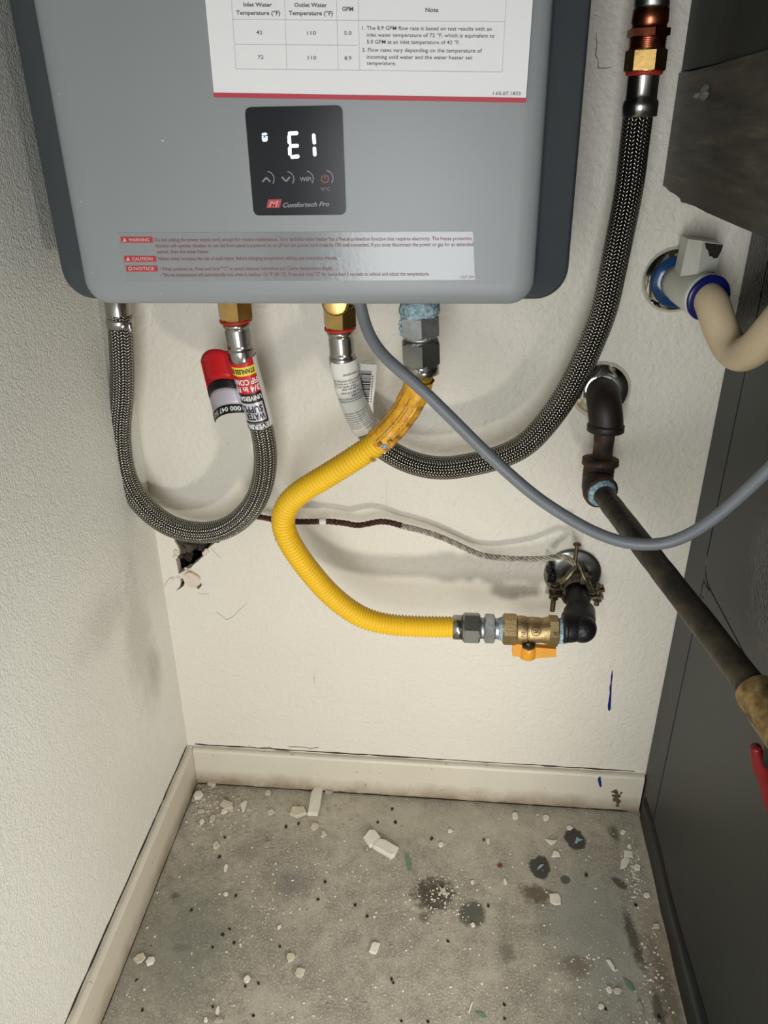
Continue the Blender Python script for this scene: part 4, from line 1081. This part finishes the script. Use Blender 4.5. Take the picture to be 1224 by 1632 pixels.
def screw(A, L, r=.0026, hr=.0052, parent=clp, name='clamp_screw', mat=m_screw, slot=True, tilt=(0, 0)):
    d = Vector((tilt[0], tilt[1], -1)).normalized(); mb = MB()
    pr = [(0, .0018), (.0001, hr*.8), (.0008, hr), (.0022, hr), (.0026, r*1.05)]
    t = .003
    while t < L: pr += [(t, r), (t+.0006, r*1.14)]; t += .0012
    pr.append((L, r*.8)); turned(mb, A, d, pr, 16); o = mb.obj(name, mat, parent)
    return o
screw(U(920, 866, .050), .034, .0024, .0050)
screw(Vector((fx-.0275, -.031, CZ+.010)), .042, .0030, .0062)
screw(Vector((fx+.0275, -.031, CZ+.010)), .030, .0030, .0060, mat=m_clampm)
for sx_ in (-1, 1):
    mb = MB(); hexnut(mb, Vector((fx+sx_*.0275, -.031, CZ-.0078)), (0, 0, -1), .005, .0068, .3); mb.obj('clamp_nut', m_clampm, clp)
for (px, py, d, r) in ((876, 912, .020, .0048), (880, 925, .018, .004)):
    mb = MB(); hexnut(mb, U(px, py, d), (0, 0, 1), .008, r*1.2, .2); turned(mb, U(px, py, d)+Vector((0, 0, -.014)), (0, 0, 1), [(0, r*.5), (.03, r*.5)], 12); mb.obj('rear_nut', m_black, clp)
mb = MB(); wl = catmull([U(*p) for p in ((921, 896, .052), (925, 905, .056), (930, 918, .060), (937, 931, .060), (944, 944, .056), (950, 940, .05), (953, 930, .05))], .001)
tube(mb, wl, .0030, 12); tube(mb, catmull([U(*p) for p in ((921, 900, .052), (913, 910, .056), (902, 922, .058), (893, 927, .055))], .001), .0038, 12); mb.obj('saddle_strap', m_clampm, clp)
mb = MB(); box(mb, (fx+.002, -.040, CZ+.0155), (fx+.012, -.028, CZ+.0265)); mb.obj('screw_block', m_clampm, clp)

# twisted ground wire along the wall
wp = [(345, 862, .006), (375, 838, .012), (405, 823, .020), (425, 826, .024), (455, 831, .026), (490, 831.5, .026), (520, 831, .026), (548, 833.5, .026), (572, 837.5, .026), (598, 832, .026), (618, 832, .024), (640, 838, .022), (672, 846, .021), (705, 857, .021), (740, 873, .021), (765, 884, .022), (795, 889, .024), (830, 891, .030), (862, 891, .036), (886, 888, .042), (902, 888, .047), (913, 896, .051), (920, 903, .053)]
wpath = resample(smooth_path(catmull([U(*p) for p in wp], .003), 2), .0012)[0]
gw = empty('ground_wire', wpath[0], 'bare twisted ground wire running along the wall to the clamp, brown then pale', 'wire')
sw = near(wpath, 640, 838); fr = []
T_ = None
def strand(name, path, k, mat, q0):
    mb = MB(); pts = []; q = q0
    for i, p in enumerate(path):
        if i: q += (p-path[i-1]).length
        t = (path[min(i+1, len(path)-1)]-path[max(0, i-1)]).normalized(); V = Vector((0, -1, 0)); V = (V-t*V.dot(t)).normalized(); B = t.cross(V)
        a = 2*PI*k/5+q*2*PI/.030; spread = .0026+.0006*noise.noise(Vector((q*20, k, 0)))
        pts.append(p+(V*math.cos(a)+B*math.sin(a))*spread)
    tube(mb, pts, .00125, 8, v0=0); return mb.obj(name, mat, gw)
pa = seg_path(wpath, 0, sw); pb = seg_path(wpath, sw, 9)
for k in range(5):
    strand('copper_strand', pa, k, m_wirec, 0); strand('pale_strand', pb, k, m_wireg, sw)
mb = MB(); q = near(wpath, 516, 831); pc = seg_path(wpath, q-.0045, q+.0045); tube(mb, pc, .0047, 12); mb.obj('paint_blob', m_twhite, gw)

# ------------------------------------------------------------------ grey cable
cpth = [(570, 470, .150), (575, 487, .152), (579, 508, .156), (588, 533, .162), (603, 557, .170), (625, 580, .180), (650, 601, .186), (680, 628, .191), (720, 667, .196), (768, 715, .202), (810, 754, .207), (855, 792, .212), (900, 822, .216), (945, 847, .220), (985, 862, .224), (1020, 868, .228), (1055, 867, .232), (1090, 856, .236), (1130, 832, .242), (1175, 795, .248), (1224, 749, .256), (1262, 712, .262), (1300, 672, .268)]
cpath = smooth_path(catmull([U(*p) for p in cpth], .004), 6)
mb = MB(); tube(mb, cpath, .0058, 20)
cb = mb.obj('grey_cable', m_cable, None, origin=cpath[0]); tag(cb, 'smooth grey electric cable drooping from the heater across to the right edge', 'cable')

# ------------------------------------------------------------------ old gas supply pipe at right
ec = U(957, 622, 0)
op = empty('old_gas_pipe', (ec.x, 0, ec.z), 'rusty dark gas pipe with two elbows running diagonally to the lower right', 'pipe')
mb = MB(); turned(mb, ec+Vector((0, -.0003, 0)), (0, -1, 0), [(0, .0335), (.001, .0345), (.003, .0340), (.0075, .0305), (.0115, .0245), (.0132, .0185), (.0134, .0140)], 56)
tag(mb.obj('chrome_escutcheon', m_chrome, op), 'shiny chrome wall flange')
# first elbow: out of the wall, turning down
k0 = U(963, 640, .040); k1 = U(966, 675, .050); k2 = U(965, 688, .051); nip = [U(964, 690, .051), U(959, 735, .054)]
e1 = catmull([Vector((ec.x+.002, -.008, ec.z-.004)), k0+Vector((0, .012, .004)), k0+Vector((0, -.004, -.004)), k1, k2], .002)
e1 = smooth_path(e1, 6)
mb = MB(); tube(mb, e1, .0190, 32)
dd = (nip[1]-nip[0]).normalized()
turned(mb, k1+dd*.000, dd, [(0, .0190), (.0015, .0206), (.0085, .0206), (.0095, .0190), (.010, .012)], 36); mb.obj('upper_elbow', simple('dark_brown_iron', srgb(44, 34, 30), .5, .3, .3, 90, .35, 300), op)
mb = MB(); pr = []
for k in range(4): pr += [(k*.0022, .0108), (k*.0022+.0011, .0118)]
turned(mb, nip[0], dd, pr+[(.0095, .0112), ((nip[1]-nip[0]).length+.004, .0112)], 28); nb = mb.obj('threaded_nipple', m_rust, op)
# second elbow turning towards the viewer and the right
pS = U(957, 783, .090); pE = U(1224, 1128, .415)
dp = (pE-pS).normalized()
l0 = U(957, 735, .055); l1 = U(952, 762, .060)
e2 = smooth_path(catmull([l0, U(954, 750, .058), l1+Vector((0, -.004, -.002)), pS-dp*.008, pS+dp*.004], .002), 6)
mb = MB(); tube(mb, e2, .0174, 32); turned(mb, l0-dd*.004, dd, [(0, .012), (.001, .0202), (.0075, .0205), (.010, .0170)], 36, disp=lambda p: .0012*noise.noise(p*200))
turned(mb, pS-dp*.006, dp, [(0, .016), (.0015, .0192), (.009, .0192), (.010, .018)], 36); mb.obj('lower_elbow', m_rust, op)
mb = MB(); turned(mb, pS+dp*.003, dp, [(0, .012), (.001, .0165), (.003, .0160), (.006, .0128)], 40, disp=lambda p: .0011*noise.noise(p*300)); mb.obj('blue_sealant', m_seal, op)
LL = (pE-pS).length
pipe_path = [pS+dp*(LL*k/40-.002) for k in range(39)]
mb = MB(); tube(mb, pipe_path, .01165, 28, disp=lambda a, s, p: .0005*noise.noise(p*60)); mb.obj('diagonal_pipe', m_oldpipe, op)
# brass union and red-handled shut-off at the right edge
qb = pS+dp*(LL*.935)
vv = empty('shutoff_valve', qb, 'dirty brass shutoff valve with a red handle, cut by the right edge', 'valve')
m_dirtyb = simple('dirty_brass', srgb(176, 148, 98), .5, .7, .5, 90, .5, 200, .001, var2=srgb(92, 76, 48))
mb = MB(); turned(mb, qb, dp, [(0, .0118), (.0015, .0145), (.006, .0162), (.012, .0166), (.014, .0150), (.018, .0150), (.024, .0175), (.05, .0178), (.07, .0150), (.09, .0150)], 36, disp=lambda p: .0006*noise.noise(p*180)); mb.obj('valve_body', m_dirtyb, vv)
mb = MB(); hp = [U(1204, 1190, .37), U(1207, 1204, .37), U(1214, 1222, .37), U(1222, 1240, .37), U(1228, 1262, .37), U(1236, 1290, .37)]
hpp = catmull(hp, .002); tube(mb, hpp, lambda t, q: .0045+.0035*min(1, t*3), 16); mb.obj('red_handle', m_vred, vv)
mb = MB(); a_ = qb+dp*.035; b_ = U(1226, 1215, .375); tube(mb, [a_, a_.lerp(b_, .5), b_], .006, 14); mb.obj('valve_stem', m_groove, vv)

# ------------------------------------------------------------------ white plastic valve and cream pipe at right
wc = U(1075, 446, 0)
wv = empty('plastic_pipe_fitting', (wc.x, 0, wc.z), 'white square-topped plastic fitting with bright blue glue in a chrome wall flange', 'pipe fitting')
mb = MB(); turned(mb, wc+Vector((0, -.0003, 0)), (0, -1, 0), [(0, .0335), (.001, .0350), (.003, .0345), (.007, .031), (.0105, .025), (.012, .0200), (.0122, .0150)], 56)
mb.obj('chrome_escutcheon', m_chrome, wv)
mb = MB(); turned(mb, wc+Vector((.000, -.0100, 0)), (0, -1, 0), [(0, .0290), (.0012, .0275), (.0030, .0215), (.0040, .0180)], 40, disp=lambda p: .0022*noise.noise(p*70)-.0015)
b1 = U(1083, 486, .012); turned(mb, U(1086, 473, .010), (b1-U(1086, 473, .010)), [(0, .004), (.006, .0035), (.011, .0028), (.013, .001)], 14); mb.obj('blue_glue_ring', m_sealt, wv)
ax0 = wc+Vector((.0, -.011, 0)); ax1 = U(1127, 474, .072)
ad = (ax1-ax0).normalized(); aL = (ax1-ax0).length
mb = MB(); turned(mb, ax0-ad*.004, ad, [(0, .0180), (.012, .0182), (.020, .0200), (aL-.004, .0225), (aL+.001, .0230), (aL+.003, .0222), (aL+.003, .0195)], 40); mb.obj('socket_body', m_pvc, wv)
# square block on top of the body
tp = [U(1097, 381, .045), U(1153, 389, .045), U(1139, 436, .050), U(1084, 440, .050)]
bk = [p+Vector((-.000, .026, .000)) for p in tp]
fr = [p+Vector((0, -.004, 0)) for p in tp]
mid = U(1120, 384, .062); midb = U(1112, 438, .064)
mb = MB()   # wedge: left face pale, right face turned to the side
V_ = [tp[0]+Vector((0, -.000, 0)), mid, tp[1], bk[1], bk[0], tp[3], midb, tp[2], bk[2], bk[3]]
mb.add(V_, [(0, 1, 6, 5), (1, 2, 7, 6), (2, 3, 8, 7), (3, 4, 9, 8), (4, 0, 5, 9), (4, 3, 2, 1, 0), (5, 6, 7, 8, 9)], smooth=False)
sq = fix(mb.obj('square_head', m_pvc, wv))
mb = MB(); e_ = Vector((0, -.0006, 0)); 
poly = [(1123, 387), (1152, 390.5), (1148, 402), (1143, 411), (1137, 412), (1133, 408), (1130, 409), (1128, 400), (1124, 395)]
nrm = (tp[1]-mid).cross(midb-mid).normalized(); 
if nrm.dot(CAM-mid) < 0: nrm = -nrm
def on_plane(px, py, P0, N, off=.0005):
    r = ray(px, py); t = (P0-CAM).dot(N)/r.dot(N); return CAM+r*t+N*off
mb.add([on_plane(x, y, mid, nrm) for x, y in poly], [tuple(range(len(poly)))], smooth=False)
mb.obj('grime_patch', simple('black_grime', srgb(52, 47, 38), .8, 0, .4, 200), sq)
mb = MB(); c_ = U(1076, 453, .0); 
q4 = [wc+ad*.010+Vector((x, 0, z)) for x, z in ((-.0035, -.004), (.003, -.0045), (.0035, .0015), (-.003, .002))]
vw = (CAM-(wc+ad*.010)).normalized(); 
mb.add([p+vw*.0205 for p in q4], [(0, 1, 2, 3)], smooth=False); mb.obj('printed_mark', m_ink, wv)
mb = MB(); turned(mb, ax1+ad*.0015, ad, [(0, .0225), (.001, .0232), (.0028, .0222), (.0032, .0180)], 44, disp=lambda p: .0006*noise.noise(p*120)); mb.obj('blue_glue_bead', m_sealb, wv)
cw = [ax1+ad*-.006, ax1+ad*.006, U(1141, 503, .088), U(1152, 532, .096), (U(1164, 556, .108)), U(1178, 566, .122), U(1196, 560, .142), U(1212, 547, .160), U(1232, 524, .182), U(1258, 495, .21), U(1300, 450, .25)]
cwp = smooth_path(catmull(cw, .003), 8)
mb = MB(); tube(mb, cwp, .0165, 36)
cwo = mb.obj('cream_plastic_pipe', m_cpvc, None, origin=ax1); tag(cwo, 'cream plastic pipe bending up to the right edge from the blue-glued fitting', 'pipe')
mb = MB()
for (px, py) in ((1193, 546), (1113, 507)):
    pass

# ------------------------------------------------------------------ debris on the floor
def chip(name, mat, px, py, wpx, hpx, ang, th, label=None, cat='debris', group=None, poly=None, seed=None, tilt=0.0):
    c = UZ(px, py); r_ = random.Random(seed if seed is not None else int(px*7+py))
    # size in metres from pixel size on the floor plane
    mx = (UZ(px+5, py)-UZ(px-5, py)).length/10; my = (UZ(px, py+5)-UZ(px, py-5)).length/10
    if poly is None:
        n = r_.choice((5, 6, 7)); poly = []
        for k in range(n):
            a = 2*PI*(k+r_.uniform(-.25, .25))/n; q = r_.uniform(.78, 1.0); poly.append((math.cos(a)*q*.54, math.sin(a)*q*.54))
    n = len(poly); ca, sa = math.cos(ang), math.sin(ang); base = []
    for (x, y) in poly:
        x *= wpx; y *= hpx; X = x*ca-y*sa; Y = x*sa+y*ca; base.append(Vector((X*mx, Y*my, 0)))
    tz = lambda p: tilt*p.x*.4+tilt*p.y*.3
    lo = min(tz(p) for p in base)
    bot = [Vector((p.x, p.y, tz(p)-lo)) for p in base]; mid_ = [Vector((p.x*1.02, p.y*1.02, tz(p)-lo+th*.7)) for p in base]; top = [Vector((p.x*.90, p.y*.90, tz(p)-lo+th*(1+r_.uniform(-.12, .12)))) for p in base]
    vs = bot+mid_+top+[Vector((0, 0, th*1.03+tz(Vector((0, 0, 0)))-lo))]
    fs = [tuple(range(n))[::-1]]+[(k, (k+1) % n, n+(k+1) % n, n+k) for k in range(n)]+[(n+k, n+(k+1) % n, 2*n+(k+1) % n, 2*n+k) for k in range(n)]+[(2*n+k, 2*n+(k+1) % n, 3*n) for k in range(n)]
    mb = MB(); mb.add(vs, fs, smooth=False); o = mb.obj(name, mat); o.location = (c.x, c.y, .0002)
    tag(o, label, cat, group); return o
RECT = [(-.5, -.48), (.42, -.5), (.5, -.2), (.48, .5), (-.2, .52), (-.5, .3)]
C_ = [
 ('plaster_chunk', m_chunk, 503, 1279, 17, 42, .03, .0055, 'tall white plaster block standing off the back baseboard, largest upright piece', RECT),
 ('plaster_chunk', m_chunkt, 476, 1296, 27, 19, -.15, .006, 'tan rough plaster chunk just left of the tall white block', None),
 ('plaster_chunk', m_chunk, 593, 1340, 23, 22, -.6, .0065, 'squarish half of the snapped plaster strip in mid floor', [(-.5, -.3), (.2, -.5), (.5, -.1), (.4, .4), (-.2, .55), (-.5, .3)]),
 ('plaster_chunk', m_chunk, 615, 1355, 36, 17, -.45, .0075, 'long half of the snapped plaster strip in mid floor', RECT),
 ('paint_flake', m_green, 651, 1374, 8, 27, .3, .0012, 'narrow grey-green flake right of the snapped plaster strip', [(-.5, -.5), (.3, -.45), (.5, .1), (.1, .5), (-.4, .45)]),
 ('plaster_chip', m_chunk, 885, 1434, 17, 17, .05, .002, 'six-sided white chip alone on the right half of the floor', [(-.5, -.25), (-.15, -.5), (.4, -.45), (.5, .1), (.35, .5), (-.45, .45)]),
 ('plaster_chip', m_chunk, 879, 1343, 19, 9, 0, .0015, 'flat white arrowhead chip left of the round dark oil spot', [(-.5, .45), (.1, .3), (.5, .4), (.2, -.3), (-.1, -.5)]),
 ('plaster_chip', m_chunk, 885, 1362, 14, 10, .1, .002, 'white triangular chip above the round dark stain', [(-.5, -.4), (.5, -.4), (.4, .3), (-.1, .5)]),
 ('plaster_chip', m_chunk, 996, 1377, 15, 22, -.25, .0016, 'curved leaf-shaped white chip near the furnace base', [(-.45, -.5), (.2, -.2), (.5, .4), (.1, .5), (-.35, .2)]),
 ('plaster_chip', m_chunk, 1001, 1362, 15, 10, 0, .002, 'square-ended white chip behind the leaf-shaped one', [(-.5, -.5), (.4, -.45), (.5, .2), (.3, .4), (-.3, .5)]),
 ('plaster_chip', m_chunk, 1015, 1383, 12, 10, .4, .002, 'small white chip in the crumbs against the furnace', None),
 ('plaster_chip', m_chunk, 993, 1327, 9, 7, .2, .002, 'white chip nearest the right end of the baseboard', None),
 ('plaster_chip', m_chunk, 1003, 1350, 7, 8, .2, .002, 'little white chip with blue beside it near the furnace corner', None),
 ('plaster_chip', m_chunk, 1031, 1428, 11, 8, .2, .002, 'white chip touching the furnace skirt halfway down', None),
 ('plaster_chip', m_chunkt, 1046, 1477, 10, 9, .2, .002, 'tan chip against the furnace skirt', None),
 ('plaster_chip', m_chunk, 973.5, 1540, 9, 19, .25, .002, 'slim white splinter above the green flake at lower right', [(-.4, .5), (.2, .45), (.5, -.1), (.4, -.5), (-.05, -.3)]),
 ('paint_flake', m_green, 1002, 1570, 20, 16, -.4, .0015, 'teal green flake at lower right', [(-.5, .4), (-.1, .3), (.3, .1), (.5, -.3), (.3, -.5), (-.2, -.2)]),
 ('plaster_chip', m_chunk, 971, 1579, 9, 12, .1, .003, 'white chip left of the teal flake', None),
 ('plaster_chip', m_chunkt, 984, 1581, 13, 10, .1, .003, 'cream chip between the white chip and the teal flake', None),
 ('plaster_chip', m_chunk, 958, 1605, 9, 9, .3, .002, 'white chip in front of the black fleck at lower right', None),
 ('plaster_chip', m_chunkg, 1020, 1607, 11, 20, -.1, .003, 'grey stone chip at the lower right beside the furnace', None),
 ('plaster_chip', m_chunk, 870, 1304, 11, 9, .1, .0016, 'white chip by the baseboard above the arrowhead chip', None),
 ('plaster_chip', m_chunk, 821, 1301, 10, 12, .1, .002, 'white chip with a dark corner close under the baseboard', None),
 ('plaster_chip', m_chunk, 717, 1325, 9, 6, .1, .002, 'tiny white chip right of centre near the baseboard', None),
 ('plaster_chip', m_chunk, 703, 1347, 9, 8, .5, .002, 'tiny white chip between the snapped strip and the oil spots', None),
 ('plaster_chip', m_chunk, 778, 1341, 5, 8, .1, .002, 'narrow white chip beside a black fleck at centre right', None),
 ('plaster_chip', m_chunk, 908, 1320, 11, 8, .1, .002, 'white chip at the top of the round dark oil spot', None),
 ('paint_flake', m_bluef, 921, 1339, 15, 9, .3, .001, 'pale blue flake lying in the upper round oil spot', [(-.5, -.4), (.5, -.2), (.2, .1), (0, .5), (-.2, .1)]),
 ('paint_flake', m_bluef, 861, 1382, 14, 8, .35, .001, 'pale blue flake lying in the middle round oil spot', [(-.5, -.4), (0, -.2), (.5, .2), (.2, .4), (-.2, .1)]),
 ('plaster_chip', m_chunk, 754, 1475, 7, 7, .3, .002, 'white chip at the foot of the large grey-green stain', None),
 ('plaster_chip', m_chunk, 753, 1407, 7, 6, .3, .002, 'white chip above the large grey-green stain', None),
 ('plaster_chip', m_chunk, 805, 1406, 6, 10, .2, .002, 'upright white chip left of the brown stain', None),
 ('plaster_chip', m_chunkt, 705, 1420, 16, 11, -.5, .0025, 'torn cream scrap on the black oily stain', [(-.5, .3), (-.1, .1), (.1, .5), (.5, -.1), (.3, -.5), (-.1, -.2)]),
 ('plaster_chip', m_chunk, 597, 1512, 12, 17, -.25, .003, 'white block chip at the centre bottom of the floor', RECT),
 ('plaster_chunk', m_chunkt, 478, 1552, 16, 15, .5, .004, 'rounded white pebble-like chunk at lower centre left', None),
 ('plaster_chip', m_chunk, 394, 1562, 10, 11, .2, .003, 'white chip beside two black flecks at lower left', None),
 ('plaster_chunk', m_chunkt, 345, 1349, 13, 11, .1, .004, 'yellowish pebble beside the left baseboard', None),
 ('plaster_chunk', m_chunk, 316, 1270, 15, 11, .1, .006, 'bright plaster lump in the left corner pile', None),
 ('plaster_chunk', m_chunkt, 362, 1286, 22, 13, -.3, .006, 'double-humped tan lump in the left corner pile', None),
 ('plaster_chunk', m_chunk, 357, 1295, 11, 8, .1, .004, 'small bright lump in front of the double-humped one', None),
 ('plaster_chip', m_chunk, 387.5, 1287, 10, 19, .1, .003, 'white triangular shard right of the corner pile', [(-.5, .2), (.1, .5), (.5, .4), (.35, -.3), (.1, -.5)]),
 ('plaster_chunk', m_chunkt, 339, 1306, 9, 12, -.2, .004, 'tan oblong pebble below the corner pile', None),
 ('plaster_chunk', m_chunkt, 337, 1250, 18, 9, -.2, .005, 'plaster lump tucked against the back baseboard at left', None),
 ('plaster_chunk', m_chunkt, 427, 1265, 11, 7, 0, .003, 'flat tan pebble midway between the corner pile and the tall block', None),
 ('plaster_chunk', m_chunkt, 432, 1296, 11, 8, 0, .003, 'round tan pebble below the flat tan one', None),
 ('plaster_chunk', m_chunkt, 502, 1319, 14, 11, .3, .003, 'crumbly tan piece below the tall white block', None),
 ('plaster_chip', m_chunkt, 516, 1331, 11, 11, .1, .003, 'pale pebble lower right of the tall white block', None),
 ('plaster_chunk', m_chunkg, 525, 1262, 16, 12, .1, .006, 'grey-brown lump at the right of the tall white block', None),
 ('plaster_chunk', m_chunkg, 426, 1348, 12, 11, .1, .003, 'grey pebble at left centre', None),
 ('plaster_chip', m_chunk, 360, 1384, 7, 11, .1, .002, 'white chip below the yellowish pebble', None),
 ('plaster_chip', m_chunk, 360, 1426, 8, 6, .1, .002, 'white chip beside the black fleck at left centre', None),
 ('plaster_chip', m_chunk, 445, 1479, 6, 9, -.3, .002, 'thin white chip above the white pebble chunk', None),
 ('plaster_chunk', m_chunkt, 463, 1527, 14, 14, .3, .003, 'tan stone set just above the pebble-like chunk', None),
 ('plaster_chunk', m_chunkt, 223, 1529, 20, 16, .3, .003, 'tan scab of plaster by the lower left baseboard', None),
 ('plaster_chunk', m_chunk, 240, 1534, 15, 13, .3, .004, 'white lump beside the tan scab at lower left', None),
 ('plaster_chip', m_chunk, 347, 1612, 7, 15, .1, .003, 'tall white chip at the bottom edge of the picture', None),
 ('plaster_chunk', m_chunkg, 348, 1629, 15, 9, .1, .005, 'grey pebble cut by the bottom edge', None),
 ('plaster_chip', m_chunk, 328, 1627, 7, 8, .1, .003, 'white chip at the bottom edge left of the grey pebble', None),
 ('plaster_chip', m_chunkg, 307, 1285, 9, 6, .1, .003, 'dull flat chip at the left of the corner pile', None),
 ('plaster_chip', m_chunkt, 320, 1294, 11, 6, .1, .003, 'long dull chip in front of the corner pile', None),
 ('plaster_chip', m_chunk, 322, 1311, 8, 8, .1, .003, 'small bright chip below the corner pile', None),
 ('paint_flake', m_green, 768, 1618, 22, 9, -.3, .001, 'dull green flake near the bottom edge', None),
 ('plaster_splinter', m_chunk, 750, 1606, 2.5, 18, -.3, .001, 'thin straight white splinter near the bottom edge', RECT),
 ('rust_flake', simple('rust_flake', srgb(112, 58, 44), .8), 797, 1380, 9, 8, -.6, .001, 'reddish brown flake above the oil stains', None),
]
for (nm, mt, px, py, w, h, an, th, lb, pol) in C_:
    chip(nm, mt, px, py, w*1.04, h*1.04, an, th, lb, 'paint flake' if 'flake' in nm else 'plaster debris', None, pol, tilt=.12 if 'chunk' in nm else .05)
# black flecks
for i, (px, py) in enumerate([(358,1335),(350,1366),(376,1428),(305,1451),(366,1481),(355,1490),(339,1510),(373,1503),(412,1568),(391,1572),(218,1563),(227,1610),(339,1605),(404,1619),(507,1434),(518,1406),(476,1313),(456,1318),(602,1311),(630,1311),(624,1561),(627,1567),(714,1501),(688,1337),(771,1339),(778,1444),(804,1602),(804,1602+22),(625,1290),(934,1395),(965,1609),(1013,1443),(585,1461),(566,1443),(446,1509),(1050,1621),(640,1628),(682,1629)]):
    chip('black_fleck', m_chip, px, py, 4.8+(i % 3)*.8, 4+(i % 2)*1.3, i*.7, .0012, 'small black paint fleck lying on the grey concrete', 'paint fleck', 'black flecks on the floor', seed=i+100, tilt=.1)
# uncountable crumbs
def crumbs(name, n, mat, spots, lo, hi, seed):
    mb = MB(); r_ = random.Random(seed)
    for _ in range(n):
        px, py, sx, sy = r_.choice(spots)
        c = UZ(r_.gauss(px, sx) if sx < 300 else r_.uniform(120, 1110), r_.gauss(py, sy) if sy < 150 else r_.uniform(1255, 1680))
        if c.x < .012 or c.x > .683 or c.y > -.012: continue
        s = lo+(hi-lo)*r_.random()**3; a = r_.random()*PI; h = s*r_.uniform(.2, .6); e = r_.uniform(.4, 1)
        q = [(math.cos(a)*s, math.sin(a)*s), (-math.sin(a)*s*e, math.cos(a)*s*e), (-math.cos(a)*s*.8, -math.sin(a)*s*.8), (math.sin(a)*s*e, -math.cos(a)*s*e)]
        vs = [(c.x+x, c.y+y, .0001) for x, y in q]+[(c.x+x*.7, c.y+y*.7, h) for x, y in q]
        mb.add(vs, [(3, 2, 1, 0), (4, 5, 6, 7), (0, 1, 5, 4), (1, 2, 6, 5), (2, 3, 7, 6), (3, 0, 4, 7)], smooth=False)
    o = mb.obj(name, mat); return o
ALL = (0, 0, 999, 999)
tag(crumbs('white_crumbs', 2600, m_chunk, [ALL]*3+[(335, 1285, 28, 22), (318, 1275, 9, 14), (1012, 1385, 9, 30), (1060, 1530, 25, 60), (700, 1430, 40, 20), (480, 1410, 60, 40), (940, 1560, 60, 40)], 0.0005, .0025, 1), 'white plaster crumbs scattered all over the concrete floor', 'crumbs', kind='stuff')
tag(crumbs('tan_crumbs', 3200, m_chunkg, [ALL]+[(335, 1285, 30, 22), (420, 1300, 90, 30), (330, 1262, 20, 10)], .0006, .0028, 2), 'dull tan grit gathered along the back baseboard and left corner', 'grit', kind='stuff')
tag(crumbs('corner_rubble', 170, m_chunkt, [(322, 1276, 8, 16), (345, 1280, 20, 16), (370, 1300, 22, 14), (1010, 1365, 6, 18)], .0012, .0042, 8), 'small plaster rubble heaped in the left corner of the floor', 'rubble', kind='stuff')
tag(crumbs('dark_crumbs', 420, m_chip, [ALL, ALL, (1015, 1370, 8, 40), (690, 1420, 20, 14)], .0003, .0011, 3), 'fine dark specks scattered on the concrete floor', 'grit', kind='stuff')
